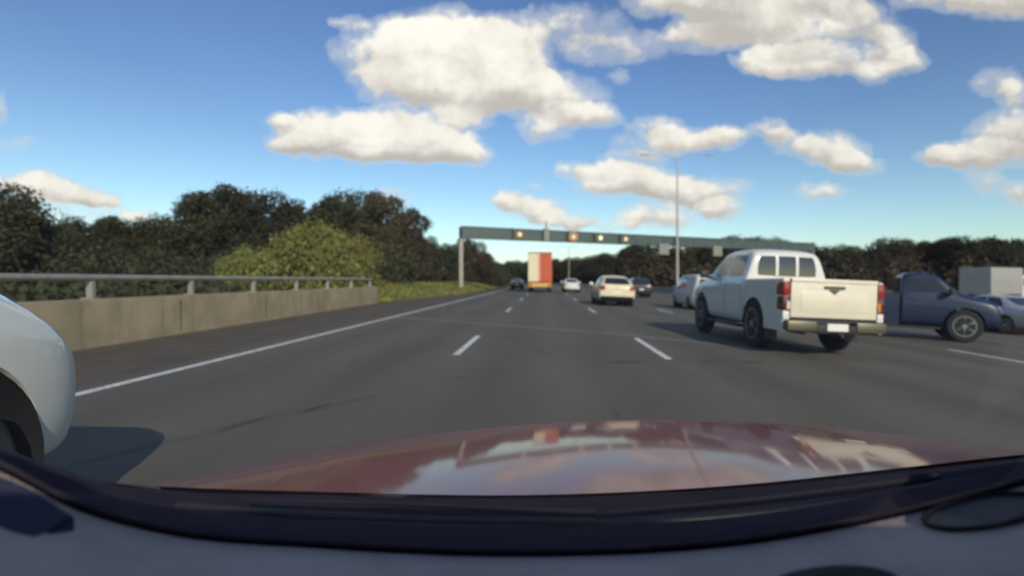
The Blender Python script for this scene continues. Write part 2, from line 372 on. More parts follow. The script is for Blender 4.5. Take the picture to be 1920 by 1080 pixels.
class Skin:
    def __init__(s, me):
        bm = bmesh.new(); bm.from_mesh(me); s.t = BVHTree.FromBMesh(bm); bm.free()
    def patch(s, quad, axis, sign, n=8, m=6, off=0.005, bow=0.10, arr=None):
        """quad: 4 corners in (y,z) for axis x or (x,z) for axis y, wound round; a rounded solid patch lying on the skin"""
        bm = arr or bmesh.new(); q = [Vector(c) for c in quad]; out_, in_ = [], []
        for j in range(m+1):
            ro, ri = [], []
            for i in range(n+1):
                a, b = 2*i/n-1, 2*j/m-1
                a2, b2 = a*math.sqrt(1-bow*b*b*abs(a)), b*math.sqrt(1-bow*a*a*abs(b))
                fa, fb = (a2+1)/2, (b2+1)/2
                p = (q[0]*(1-fa)+q[1]*fa)*(1-fb)+(q[3]*(1-fa)+q[2]*fa)*fb
                if axis == 'x': o, d = Vector((sign*4, p[0], p[1])), Vector((-sign, 0, 0))
                else: o, d = Vector((p[0], sign*6, p[1])), Vector((0, -sign, 0))
                h, nn, _, _ = s.t.ray_cast(o, d)
                if h is None: h, nn, _, _ = s.t.find_nearest(Vector((p[0] if axis == 'y' else sign, p[0] if axis == 'x' else sign*2, p[1])))
                if nn.dot(d) > 0: nn = -nn
                ro.append(bm.verts.new(h+nn*off)); ri.append(bm.verts.new(h-nn*0.012))
            out_.append(ro); in_.append(ri)
        for g in (out_, in_):
            for a, b in zip(g, g[1:]):
                for i in range(n): bm.faces.new((a[i], a[i+1], b[i+1], b[i]))
        for i in range(n):
            bm.faces.new((out_[0][i], out_[0][i+1], in_[0][i+1], in_[0][i])); bm.faces.new((out_[-1][i], out_[-1][i+1], in_[-1][i+1], in_[-1][i]))
        for j in range(m):
            bm.faces.new((out_[j][0], out_[j+1][0], in_[j+1][0], in_[j][0])); bm.faces.new((out_[j][-1], out_[j+1][-1], in_[j+1][-1], in_[j][-1]))
        return bm
def wheel(parent, x, y, r, wd=0.22, z=None):
    z = r if z is None else z; s = 1 if x > 0 else -1
    wbm = bmesh.new()
    lathe_x(wbm, [(-wd/2, r*0.62), (-wd/2, r*0.90), (-wd*0.38, r*0.985), (0, r), (wd*0.38, r*0.985), (wd/2, r*0.90), (wd/2, r*0.62)], x, y, z)
    t = link('tyre', wbm, M['rubber'], None, 35)
    w_ = empty('wheel'); w_.parent = parent; t.parent = w_
    rb = bmesh.new()
    lathe_x(rb, [(s*wd*0.30, r*0.20), (s*wd*0.33, r*0.60)][::1], x, y, z)
    lathe_x(rb, [(s*wd*0.30, r*0.605), (s*wd*0.52, r*0.64), (s*wd*0.52, r*0.58), (s*wd*0.36, r*0.54)], x, y, z)
    for k in range(6):
        a = 2*math.pi*k/6
        mt = Matrix.Translation((x, y, z)) @ Matrix.Rotation(a, 4, 'X')
        xx = sorted((s*wd*0.36, s*wd*0.50))
        box(rb, xx[0], xx[1], -r*0.075, r*0.075, r*0.06, r*0.58, 0.006, mt)
    lathe_x(rb, [(s*wd*0.34, r*0.16), (s*wd*0.53, r*0.14)], x, y, z)
    link('rim', rb, M['rim'], w_, 35)
    return w_
def mirror_bm(sk_x, y, z, s):
    bm = bmesh.new()
    box(bm, *sorted((s*(sk_x+0.04), s*(sk_x+0.24))), y-0.06, y+0.06, z-0.02, z+0.15, 0.03)
    box(bm, *sorted((s*(sk_x-0.06), s*(sk_x+0.06))), y-0.03, y+0.03, z-0.03, z+0.03, 0.01)
    return bm
def make_car(name, kind, paint, label, cat, loc, rz, group=None, scale=1.0, rear_dark=False):
    root = empty(name, (loc[0], loc[1], zr(loc[0])), rz); root.rotation_euler[1] = math.atan(0.04) if loc[0] > 2 and loc[0] < 17 else 0; root.scale = (scale,)*3; tag(root, label, cat, group)
    if kind == 'sedan':
        st = [(-2.36,.42,.80,.86,.66,.70,.62),(-2.30,.30,.90,1.00,.82,.86,.72),(-1.80,.24,.95,1.06,.88,.91,.74),(-1.42,.22,.96,1.10,.89,.92,.70),
              (-0.85,.22,.97,1.42,.90,.92,.58),(-0.1,.22,.96,1.47,.90,.92,.60),(.50,.22,.95,1.42,.90,.92,.58),(1.22,.22,.93,1.02,.90,.92,.70),
              (1.85,.24,.84,.90,.88,.90,.74),(2.25,.28,.70,.76,.82,.85,.70),(2.36,.34,.58,.62,.66,.68,.58)]
        wy = (-1.38, 1.42); r = 0.335; rw = [(-.58,1.06),(.58,1.06),(.47,1.36),(-.47,1.36)]
        sides = [[(-1.20,1.02),(-.38,1.02),(-.36,1.35),(-.82,1.33)], [(-.30,1.02),(.85,1.02),(.42,1.34),(-.28,1.36)]]
        fw = [(-.62,1.04),(.62,1.04),(.48,1.36),(-.48,1.36)]; lampz = (.70,.90); bz = (.30,.52); pz = (.60,.71)
    elif kind == 'suv':
        st = [(-2.16,.50,.92,1.00,.74,.78,.66),(-2.10,.36,1.02,1.12,.86,.90,.76),(-2.02,.30,1.07,1.24,.90,.93,.76),(-1.80,.28,1.09,1.62,.91,.94,.68),(-1.70,.28,1.09,1.70,.91,.94,.68),
              (-.9,.28,1.08,1.72,.91,.94,.68),(-.15,.28,1.07,1.71,.91,.94,.68),(.05,.28,1.07,1.66,.91,.94,.67),(.60,.28,1.05,1.16,.91,.94,.76),(.70,.28,1.04,1.12,.91,.94,.80),
              (1.80,.28,.98,1.06,.91,.94,.80),(2.08,.34,.86,.96,.88,.91,.76),(2.16,.40,.74,.80,.78,.82,.68)]
        wy = (-1.26, 1.28); r = 0.37; rw = [(-.70,1.14),(.70,1.14),(.62,1.56),(-.62,1.56)]
        sides = [[(-1.80,1.14),(-1.20,1.14),(-1.20,1.60),(-1.68,1.58)], [(-1.12,1.14),(-.50,1.14),(-.50,1.61),(-1.12,1.61)], [(-.42,1.14),(.42,1.12),(.02,1.58),(-.42,1.60)]]
        fw = [(-.70,1.18),(.70,1.18),(.60,1.58),(-.60,1.58)]; lampz = (.84,1.08); bz = (.36,.58); pz = (.66,.78)
    elif kind == 'hatch':
        st = [(-2.20,.42,.84,.92,.66,.70,.60),(-2.14,.30,.93,1.04,.84,.88,.72),(-2.02,.24,.98,1.14,.89,.92,.70),(-1.62,.22,1.0,1.45,.90,.93,.60),
              (-0.8,.22,.99,1.52,.90,.93,.62),(0,.22,.98,1.53,.90,.93,.62),(.50,.22,.97,1.47,.90,.92,.60),(1.20,.22,.95,1.06,.90,.92,.70),
              (1.75,.24,.88,.94,.88,.90,.74),(2.12,.28,.72,.78,.82,.85,.70),(2.22,.34,.58,.62,.66,.68,.58)]
        wy = (-1.30, 1.32); r = 0.335; rw = [(-.66,1.08),(.66,1.08),(.53,1.40),(-.53,1.40)]
        sides = [[(-1.72,1.08),(-1.12,1.06),(-1.10,1.40),(-1.48,1.38)], [(-1.05,1.06),(-.22,1.04),(-.22,1.43),(-1.03,1.42)], [(-.15,1.04),(.90,1.04),(.44,1.39),(-.15,1.43)]]
        fw = [(-.62,1.08),(.62,1.08),(.50,1.42),(-.50,1.42)]; lampz = (.78,1.0); bz = (.26,.50); pz = (.62,.73)
    else: # van
        st = [(-2.42,.45,.95,1.45,.70,.74,.58),(-2.38,.30,1.05,1.82,.88,.92,.70),(-2.2,.24,1.08,1.94,.92,.95,.74),(-1.2,.22,1.08,1.98,.92,.95,.76),
              (.5,.22,1.08,1.98,.92,.95,.76),(1.15,.22,1.06,1.90,.92,.95,.72),(1.75,.22,1.02,1.22,.91,.94,.76),(2.25,.26,.88,.98,.86,.90,.72),(2.42,.36,.66,.72,.68,.72,.6)]
        wy = (-1.45, 1.55); r = 0.345; rw = [(-.66,1.20),(.66,1.20),(.58,1.74),(-.58,1.74)]
        sides = [[(.25,1.16),(1.35,1.14),(1.0,1.74),(.25,1.78)], [(-.8,1.2),(.1,1.2),(.1,1.78),(-.8,1.78)]]
        fw = [(-.68,1.24),(.68,1.24),(.56,1.78),(-.56,1.78)]; lampz = (.95,1.25); bz = (.28,.50); pz = (.62,.73)
    me = loft_body(st, 2, wy, r+0.06, r)
    sk = Skin(me)
    link('body', me, M[paint], root, 40)
    ub = B(-.62, .62, st[0][0]+.3, st[-1][0]-.3, .20, .62); link('underbody', ub, M['black'], root)
    for y in wy:
        for x0_ in (-.885, .485): bm = bmesh.new(); lathe_tube(bm, x0_, x0_+.4, r+.052, y, r); link('wheel_liner', bm, M['black'], root, 40)
        for s in (-1, 1): wheel(root, s*(.81), y, r, 0.21)
    for s in (-1, 1):
        for q in sides: link('side_window', sk.patch(q, 'x', s), M['glass'], root, 30)
        lw = .86 if kind != 'van' else .88
        lx = sorted((s*.60, s*lw)) if kind != 'van' else sorted((s*.68, s*.82))
        link('tail_lamp', sk.patch([(lx[0], lampz[0]), (lx[1], lampz[0]), (lx[1], lampz[1]), (lx[0], lampz[1])], 'y', -1, 6, 4, .012), M['lampred'], root, 30)
        link('headlight', sk.patch([(lx[0]*.95, .62), (lx[1]*.95, .66), (lx[1]*.95, .80), (lx[0]*.95, .74)], 'y', 1, 6, 4, .012), M['lampclear'], root, 30)
        my = .80 if kind != 'van' else 1.25
        link('wing_mirror', mirror_bm(.88, my, 1.0 if kind != 'van' else 1.15, s), M[paint], root, 35)
        for q in sides[-2:]:
            yh = (q[0][0]+.12 if kind != 'van' else q[0][0]+.1)
            link('door_handle', sk.patch([(yh, .86), (yh+.17, .86), (yh+.17, .90), (yh, .90)], 'x', s, 4, 2, .02), M[paint], root, 30)
    link('rear_window', sk.patch(rw, 'y', -1), M['glass'], root, 30)
    link('windscreen', sk.patch(fw, 'y', 1), M['glass'], root, 30)
    link('rear_bumper', sk.patch([(-.80, bz[0]), (.80, bz[0]), (.82, bz[1]), (-.82, bz[1])], 'y', -1, 12, 4, .03), M['black'] if rear_dark else M[paint], root, 30)
    link('number_plate', sk.patch([(-.19, pz[0]), (.19, pz[0]), (.19, pz[1]), (-.19, pz[1])], 'y', -1, 4, 2, .014, 0), M['plate'], root)
    link('grille', sk.patch([(-.42, .46), (.42, .46), (.45, .60), (-.45, .60)], 'y', 1, 6, 3, .01), M['black'], root, 30)
    return root

# ------------------------------------------------------------------ the setting
FALL = math.atan(0.04)
def zr(x):          # the right hand lanes fall away from the crown
    return -0.04*min(15.3, max(0.0, x-2.0))
bm = bmesh.new(); gx = [-4000, -600, -120, -40, -14.0, -9.5, 2.0, 17.3, 38.0, 60, 200, 600, 4000]; gy = [-600, -40, 0, 40, 100, 250, 600, 1500, 5000]
sheet(bm, [[(x, y, -0.03+zr(x)-(.06 if x > 1 else 0)) for x in gx] for y in gy])
tag(link('ground', bm, M['grass']), kind='structure')
def road_shift(y):  # the far road bends gently to the left
    return 0.0 if y < 75 else -((y-75)**2)*0.0016
def strip(name, x0, x1, z, material, y0=-30, y1=420, x0b=None):
    bm = bmesh.new(); ys = [y0, -10, 0, 10, 20, 29, 40, 55, 75]+list(range(90, int(y1)+1, 15)); ys = [y for y in ys if y0 <= y <= y1]
    xk = [x0]+[x for x in (2.0,) if x0 < x < x1]+[x1]
    sheet(bm, [[(x+road_shift(y), y, z+zr(x)) for x in xk] for y in ys])
    return tag(link(name, bm, material), kind='structure')
strip('road', -5.6, 17.1, 0.0, M['asphalt'])
strip('opposite_road', 17.6, 37.0, -0.002, M['asphalt'])
bm = bmesh.new(); ys = [-30, 0, 29, 32, 40, 55, 75]+list(range(90, 421, 15))
def wx(y): return -8.15-0.036*y if y < 29 else max(-9.2, -9.2+(y-29)*0.12 if y < 46 else -7.2)+road_shift(y)
sheet(bm, [[(wx(y)-0.5 if y < 29 else wx(y), y, -0.006), (-5.55+road_shift(y), y, -0.006)] for y in ys])
tag(link('shoulder', bm, M['shoulder']), kind='structure')
def line_strip(bm, x, y0, y1, wdt=0.13, z=0.005):
    n = max(1, int((y1-y0)/12)); ys = np.linspace(y0, y1, n+1)
    sheet(bm, [[(x-wdt/2+road_shift(y), y, z+zr(x-wdt/2)), (x+wdt/2+road_shift(y), y, z+zr(x+wdt/2))] for y in ys])
bm = bmesh.new(); line_strip(bm, -5.17, -20, 400, 0.15); line_strip(bm, 16.0, -20, 400, 0.15); line_strip(bm, 19.2, -20, 400); line_strip(bm, 35.5, -20, 400)
tag(link('edge_lines', bm, M['line']), kind='structure')
bm = bmesh.new()
for x, ph in ((-1.49, 8.83), (2.0, 8.35), (5.5, 10.3), (9.0, 8.6), (12.5, 8.6), (22.8, 5.0), (26.4, 5.0), (30.0, 5.0)):
    for k in range(-1, 26): line_strip(bm, x, ph+12*k, ph+12*k+3.03, 0.12)
tag(link('lane_dashes', bm, M['line']), kind='structure')
bm = bmesh.new(); a, b = Vector((-5.1, 17.9, 0.003)), Vector((4.6, 9.9, 0.003)); d = Vector((0, 0.16, 0))
rows = []
for t in np.linspace(0, 1, 24):
    p = a.lerp(b, t); p.z += zr(p.x); j = 0.03*math.sin(t*31)+0.02*math.sin(t*77); rows.append([p-d+Vector((0, j, 0)), p+d+Vector((0, j*0.3, 0))])
sheet(bm, rows); tag(link('road_joint', bm, M['joint']), kind='structure')

# grassy verge rising beyond the shoulder on the left
bm = bmesh.new(); rows = []
for y in np.linspace(27.5, 150, 60):
    s = min(1, max(0, (y-27.5)/5)); x0 = wx(max(y, 29.0)); row = []
    for k, (dx, z) in enumerate([(0, -0.01), (-0.6, .12), (-1.6, .42), (-3.0, .72), (-5.0, .88), (-9, .9), (-16, .7), (-30, .4), (-60, -.1)]):
        row.append((x0+dx-0.02, y, z*s+(0.05*math.sin(y*1.3+k*2)+0.04*math.sin(y*3.1+k) if 0 < k < 7 else 0)))
    rows.append(row)
sheet(bm, rows); vg = tag(link('grass_verge', bm, M['verge'], None, 80), kind='structure')
# concrete parapet with a bridge rail
root = empty('bridge_parapet', (-8.65, 14, 0)); tag(root, 'tan concrete parapet wall with steel rail along the left shoulder', 'barrier')
def local(bm, root):
    bmesh.ops.translate(bm, verts=bm.verts, vec=-Vector(root.location)); return bm
bm = bmesh.new(); rings = []
for y in (-12, -6, 0, 6, 12, 18, 24, 29.0):
    x = -8.15-0.036*y; rings.append([bm.verts.new((x+dx, y, z)) for dx, z in ((0, -.02), (-.03, .10), (-.05, .84), (-.08, .90), (-.42, .90), (-.45, .86), (-.45, -.02))])
for a, b in zip(rings, rings[1:]):
    for k in range(7): bm.faces.new((a[k], a[(k+1) % 7], b[(k+1) % 7], b[k]))
bm.faces.new(rings[0]); bm.faces.new(rings[-1])
cm = NT(M['concrete'].node_tree); pb = M['concrete'].node_tree.nodes['Principled BSDF']
old = pb.inputs['Base Color'].links[0].from_socket; to = cm.new('ShaderNodeTexCoord')
stn = cm.noise(cm.vec('MULTIPLY', to.outputs['Object'], (1, 1.4, .12)), 2.2, 6, .7)
cm.put(pb.inputs['Base Color'], cm.mix(cm.smooth(stn.outputs['Fac'], .50, .68), old, (.20, .165, .105, 1)))
wl = link('wall', local(bm, root), M['concrete'], root, 30)
for y in (4.2, 8.3, 12.4, 16.5, 20.6, 24.7):
    x = -8.15-.036*y; link('casting_joint', local(B(x-.10, x-.022, y-.008, y+.008, .02, .80), root), M['shoulder'], root)
bm = bmesh.new(); tube(bm, [(-8.15-.036*y-.26, y, 1.315) for y in (-12, 0, 10, 20, 28.6)], 0.065, 12)
link('top_rail', local(bm, root), M['steel'], root, 40)
for y in [28.3-3.03*k for k in range(13)]:
    x = -8.15-.036*y-.26; bm = bmesh.new()
    box(bm, x-.06, x+.06, y-.045, y+.045, .92, 1.25, .01); box(bm, x-.12, x+.12, y-.10, y+.10, .90, .925, .004)
    link('rail_post', local(bm, root), M['steel'], root)
# median barrier
bm = bmesh.new(); rings = []
for y in [-20, 0, 20, 40, 60, 75]+list(range(90, 400, 15)):
    rings.append([bm.verts.new((17.35+road_shift(y)+dx, y, z-.61)) for dx, z in ((-.30, -.04), (-.28, .10), (-.12, .30), (-.08, .86), (.08, .86), (.12, .30), (.28, .10), (.30, -.04))])
for a, b in zip(rings, rings[1:]):
    for k in range(8): bm.faces.new((a[k], a[(k+1) % 8], b[(k+1) % 8], b[k]))
bm.faces.new(rings[0]); bm.faces.new(rings[-1])
tag(link('median_barrier', bm, M['barrier'], None, 30), 'long pale concrete barrier along the middle of the motorway', 'barrier')

# ------------------------------------------------------------------ overhead gantry
GA, GB = Vector((-8.95, 56, 0)), Vector((42, 82, 0)); gd = (GB-GA).normalized()
root = empty('overhead_gantry', GA); tag(root, 'dark green steel gantry spanning the motorway above the orange truck', 'gantry')
def gpt(px):      # point on the beam line seen at pixel column px
    k = (px-VX)/F; t = (k*GA.y-GA.x)/((GB-GA).x-k*(GB-GA).y); return GA.lerp(GB, t)
ang = math.atan2(gd.y, gd.x)
def gbox(p, l0, l1, w0, w1, z0, z1, bev=0.02):
    m = Matrix.Translation(Vector((p.x, p.y, 0))-Vector(GA)) @ Matrix.Rotation(ang, 4, 'Z')
    return B(l0, l1, w0, w1, z0, z1, bev=bev, mtx=m)
L = (GB-GA).length
link('beam', gbox(GA, 0.0, L, -.55, .55, 5.75, 7.0, .03), M['gantry'], root)
bm = bmesh.new()
for k in range(int(L/2.4)):
    m = Matrix.Rotation(ang, 4, 'Z'); box(bm, 1+k*2.4, 1.06+k*2.4, -.60, -.553, 5.80, 6.95, 0, m)
box(bm, 0, L, -.60, -.553, 6.93, 7.03, 0, Matrix.Rotation(ang, 4, 'Z')); box(bm, 0, L, -.60, -.553, 5.72, 5.79, 0, Matrix.Rotation(ang, 4, 'Z'))
link('beam_frame', bm, M['gantry'], root)
for p in (GA, GB):
    bm = gbox(p, -.22, .22, -.30, .30, -.05, 5.75, .03); link('column', bm, M['steel'], root)
    bm = gbox(p, -.50, .50, -.55, .55, -.05, .35, .04); link('footing', bm, M['barrier'], root)
for px, mt, ring in ((968, 'lit', None), (1068, 'lit', 'litamber'), (1118, 'lityellow', None), (1165, 'lit', None)):
    p = gpt(px); sg = empty('lane_signal', p-GA); sg.parent = root
    m = Matrix.Rotation(ang, 4, 'Z')
    link('panel', B(-.75, .75, -.95, -.62, 5.74, 6.99, .03, m), M['sign'], sg)
    b2 = bmesh.new(); tube(b2, [m @ Vector((0, -.955, 6.34)), m @ Vector((0, -.985, 6.34))], 0.27, 24); link('lamp', b2, M[mt], sg)
    if ring:
        b3 = bmesh.new()
        for k in range(24):
            a0 = 2*math.pi*k/24; c = Vector((.50*math.cos(a0), -.965, 6.34+.50*math.sin(a0)))
            box(b3, c.x-.05, c.x+.05, -.985, -.952, c.z-.05, c.z+.05, .01, m)
        link('lamp_ring', b3, M[ring], sg)
for px in (1237, 1337):
    p = gpt(px); m = Matrix.Translation(p-GA) @ Matrix.Rotation(ang, 4, 'Z')
    link('unlit_sign', B(-.8, .8, -.9, -.62, 4.55, 5.95, .03, m), M['signgrey'], root)
p = gpt(1018); m = Matrix.Translation(p-GA) @ Matrix.Rotation(ang, 4, 'Z')
bm = B(-.35, .35, -1.0, -.62, 5.7, 7.15, .04, m); box(bm, -.06, .06, -.9, -.8, 7.15, 8.0, .01, m)
link('equipment_cabinet', bm, M['signgrey'], root)

# ------------------------------------------------------------------ street lamps
def lamp_post(loc, h, label, arm=4.6, two=True):
    root = empty('street_lamp', loc); tag(root, label, 'street lamp', 'street lamps along the median')
    bm = bmesh.new(); tube(bm, [(0, 0, 0), (0, 0, h*.5), (0, 0, h)], .2, 12, rads=[.20, .14, .09]); link('pole', bm, M['pole'], root, 50)
    for s in ((-1, 1) if two else (-1,)):
        bm = bmesh.new(); tube(bm, [(0, 0, h-.35), (s*.8, 0, h-.05), (s*2.0, 0, h+.20), (s*arm*.8, 0, h+.30)], .045, 8); link('arm', bm, M['pole'], root, 50)
        bm = bmesh.new(); box(bm, *sorted((s*arm*.8, s*(arm*.8+1.1))), -.15, .15, h+.24, h+.36, .04); link('lamp_head', bm, M['steel'], root, 40)
    link('base_plate', B(-.3, .3, -.3, .3, -.02, .9, .05), M['barrier'], root)
    return root
lamp_post((17.35, 68.0, -.61), 17.9, 'tall pale twin armed lamp post behind the white pickup cab')
lamp_post((17.35+road_shift(150), 175, -.61), 13.0, 'small distant lamp post far up the median near the horizon', 3)

# ------------------------------------------------------------------ trees
def leaves(centres, radii, n, size, seed, squash=0.8, shell=0.55):
    r = np.random.default_rng(seed); c = np.array(centres); rad = np.array(radii)
    wgt = rad**2; idx = r.choice(len(c), n, p=wgt/wgt.sum())
    d = r.normal(size=(n, 3)); d /= np.linalg.norm(d, axis=1)[:, None]
    rr = shell+(1-shell)*r.random(n)**0.7; rr *= 1+0.15*r.normal(size=n)
    p = c[idx]+d*(rad[idx]*rr)[:, None]*np.array([1, 1, squash])
    nn = d+0.9*r.normal(size=(n, 3)); nn /= np.linalg.norm(nn, axis=1)[:, None]
    t = np.cross(nn, r.normal(size=(n, 3))); t /= np.linalg.norm(t, axis=1)[:, None]; b = np.cross(nn, t)
    s = (size*(0.6+0.8*r.random(n)))[:, None]
    v = np.stack([p-t*s*.5, p-b*s*.32+nn*s*.06, p+t*s*.5, p+b*s*.32-nn*s*.06], 1).reshape(-1, 3)
    f = np.arange(4*n).reshape(-1, 4); me = bpy.data.meshes.new('crown'); me.from_pydata(v.tolist(), [], f.tolist()); return me
def tree_meshes(h, spread, seed, n=20000, size=.27, base=.12, clumps=16):
    r = random.Random(seed); cs, rs = [], []
    for k in range(clumps):
        t = base+(1-base)*((k+.5)/clumps); a = k*2.4+r.uniform(-.5, .5)
        prof = math.sin(math.pi*min(.93, .22+t*.72))**.8
        rr = spread*prof*r.uniform(.35, .75); cs.append((rr*math.cos(a), rr*math.sin(a), h*(t*.86+.02))); rs.append(spread*r.uniform(.30, .46)*(1.15-.45*t))
    cs.append((0, 0, h*.5)); rs.append(spread*.6)
    crown = leaves(cs, rs, n, size, seed, .85)
    bm = bmesh.new(); tube(bm, [(0, 0, -.2), (.05*h*.2, 0, h*.3), (0, .03*h, h*.62), (.02*h, 0, h*.85)], .2, 8, rads=[h*.028, h*.02, h*.012, h*.004])
    for k in range(2, len(cs)-1, 2):
        c = Vector(cs[k]); s = Vector((0, 0, max(.15*h, c.z-.22*h))); tube(bm, [s, s.lerp(c, .5)+Vector((0, 0, -.02*h)), c], .05, 6, rads=[h*.011, h*.007, h*.003])
    tm = bpy.data.meshes.new('trunk'); bmesh.ops.recalc_face_normals(bm, faces=bm.faces); bm.to_mesh(tm); bm.free(); return crown, tm
def fresh(): 
    return {
 'tall': tree_meshes(12, 4.4, 1), 'round': tree_meshes(10, 5.2, 2), 'loose': tree_meshes(11, 4.8, 3, 14000, .28, .2, 12), 'broad': tree_meshes(9, 6.0, 4),
 'bush': tree_meshes(5, 4.3, 5, 15000, .22, .02, 18)}
VAR = fresh()
HT = {'tall': 12, 'round': 10, 'loose': 11, 'broad': 9, 'bush': 5}
def tree(name, kind, mt, px, top, Y, label, group, wide=1.0, cat='tree', X=None, zb=0.0):
    X = (px-VX)/F*Y if X is None else X
    h = CAMH+(VY-top)/F*Y-zb; s = h/HT[kind]*1.05
    root = empty(name, (X, Y, zb), random.uniform(0, 6.28)); root.scale = (s*wide, s*wide, s); tag(root, label, cat, group)
    key = (kind, mt)
    if key not in MC:
        c = VAR[kind][0].copy(); c.materials.append(M[mt]); t = VAR[kind][1].copy(); t.materials.append(M['bark']); MC[key] = (c, t)
    c = bpy.data.objects.new('crown', MC[key][0]); COL.objects.link(c); c.parent = root
    t = bpy.data.objects.new('trunk', MC[key][1]); COL.objects.link(t); t.parent = root
    return root
MC = {}
G1 = 'trees beyond the left parapet'
LT = [ # kind, mat, px, top y, Y, width, label
 ('round','leaf_dark',-10,352,34,1.25,'dark tree at the far left edge behind the white car'),
 ('tall','leaf_dark',48,402,40,1.0,'dark tree second from the left edge of the picture'),
 ('broad','leaf_olive',105,424,46,1.0,'low dark tree under the left hand low cloud'),
 ('round','leaf_olive',150,412,50,1.0,'dark green tree in the low stretch of the left tree line'),
 ('tall','leaf_dark',205,400,52,1.0,'small peaked tree at the middle of the low left tree line'),
 ('round','leaf_olive',250,412,54,1.1,'round olive tree between the peaked tree and tall clump'),
 ('loose','leaf_olive',300,402,56,1.1,'loose tree just left of the tall dark clump'),
 ('tall','leaf_dark',375,352,52,1.1,'tall dark tree with a pointed top, left of its twin'),
 ('tall','leaf_dark',430,345,54,1.15,'tallest dark tree with a knobbly top above the parapet'),
 ('round','leaf_dark',490,362,56,1.0,'tall dark tree on the right shoulder of the tall clump'),
 ('round','leaf_dark',560,382,60,0.9,'mid height dark tree rising left above the light shrub'),
 ('tall','leaf_dark',615,366,62,1.15,'dark domed tree directly above the light green shrub'),
 ('round','leaf_dark',655,362,64,0.85,'dark domed tree on the right above the light shrub'),
 ('tall','leaf_brown',722,356,56,1.0,'tall brownish tree with a steep upright left side'),
 ('tall','leaf_brown',765,388,58,0.95,'brownish tree on the falling right slope of the tree line'),
 ('round','leaf_dark',800,446,66,0.9,'short dark tree in the dip left of the gantry column'),
 ('round','leaf_dark',838,458,78,0.9,'rounded dark tree just left of the gantry column'),
 ('round','leaf_brown',880,448,82,1.0,'rounded dark tree just right of the gantry column'),
 ('round','leaf_dark',908,474,92,0.75,'lowest tree of the left line beside the far road')]
for (k, m, px, top, Y, wd, lb) in LT: tree('dark_tree', k, m, px, top, Y, lb, G1, wd)
tree('light_shrub', 'bush', 'leaf_light', 580, 424, 31.5, 'big light yellow green shrub leaning over the end of the parapet', None, .80, 'shrub')
tree('light_shrub', 'bush', 'leaf_light', 655, 445, 36, 'smaller yellow green shrub at the right flank of the big light one', None, .72, 'shrub')
tree('light_shrub', 'bush', 'leaf_light', 475, 470, 30, 'low yellow green shrub at the left foot of the big light one', None, .8, 'shrub')
G2 = 'trees along the far right of the motorway'
random.seed(3)
words = ['round topped', 'ragged', 'broad', 'narrow', 'leaning', 'dense', 'thin', 'flat topped']
tops = [(1175,468),(1200,458),(1235,462),(1270,470),(1310,462),(1350,455),(1390,450),(1430,452),(1470,458),(1515,462),(1560,466),(1600,468),(1645,470),(1680,452),(1715,462),(1745,455),(1775,448),(1805,450),(1840,452),(1870,455),(1900,456),(1935,462),(1970,458)]
refs = ['at the left end of the right tree line','just right of the open sky under the gantry','left of the tall lamp post','behind the tall lamp post','right of the tall lamp post','above the white pickup bonnet','above the white pickup windscreen','above the front of the white pickup cab','above the middle of the white pickup cab','above the rear of the white pickup cab','above the left of the white pickup tray','above the middle of the white pickup tray','above the right edge of the tailgate','forming the knob above the tray of the navy pickup','above the tray end of the navy pickup cab','above the left half of the navy pickup roof','with the tallest knob above the navy pickup roof','above the navy pickup bonnet','above the left end of the white box truck','above the middle of the white box truck','above the white box truck cab','at the right edge of the picture','past the right edge above the silver sedan']
for i, (px, top) in enumerate(tops):
    Y = 120+random.uniform(-14, 18); k = random.choice(['round', 'broad', 'round', 'loose', 'tall'])
    if i < 2: Y = 105
    mt = random.choice(['leaf_dark', 'leaf_brown', 'leaf_brown', 'leaf_olive'])
    tree('roadside_tree', k, mt, px, top-6, Y, '%s tree %s' % (['dark green','brownish','brownish','olive'][['leaf_dark','leaf_brown','leaf_brown','leaf_olive'].index(mt)], refs[i]), G2, 1.25, zb=-.6)
G3 = 'small far trees at the end of the road'
far = [(935,492,190,'just left of the orange truck roof'),(960,488,190,'left of the orange truck'),(985,490,200,'touching the left side of the orange truck'),(1045,486,200,'just right of the orange truck'),(1072,482,190,'above the far white sedan'),(1100,486,210,'between the far sedan and the white hatchback'),(1118,477,170,'above the left of the white hatchback'),(1142,474,160,'above the white hatchback roof'),(1165,480,165,'above the right of the white hatchback'),(1010,492,220,'directly behind the orange truck')]
for px, top, Y, lb in far: tree('distant_tree', random.choice(['round', 'broad']), 'leaf_dark', px, top, Y, 'small distant tree '+lb, G3, 1.3)
# understorey scrub that reads as one mass
def scrub(name, pts, label, mt, n, size):
    c, r_ = [], []
    for (x, y, r) in pts: c.append((x, y, r*.55)); r_.append(r)
    me = leaves(c, r_, n, size, 11, .8, .2); return tag(link(name, me, M[mt]), label, 'scrub', kind='stuff')
pts = []
random.seed(5)
for k in range(90):
    px = random.uniform(-200, 735); Y = random.uniform(32, 56)
    if 300 < px < 735: Y = random.uniform(42, 60)
    pts.append(((px-VX)/F*Y, Y, random.uniform(1.8, 3.2)))
for k in range(70):
    y_ = random.uniform(2, 28); pts.append((random.uniform(-16, -11.2)-.3*y_*random.random(), y_, random.uniform(.8, 1.15)))
for k in range(60): pts.append(((random.uniform(790, 930)-VX)/F*82, random.uniform(76, 120), random.uniform(2, 3.2)))
scrub('scrub', pts, 'dark scrub filling the ground under the left hand trees', 'leaf_dark', 90000, .28)
pts = []
for k in range(150):
    px = random.uniform(1150, 2050); Y = random.uniform(95, 125); pts.append(((px-VX)/F*Y, Y, random.uniform(2.6, 4.4)))
scrub('scrub', pts, 'brown green scrub filling the ground under the right hand trees', 'leaf_brown', 22000, .7)
pts = []
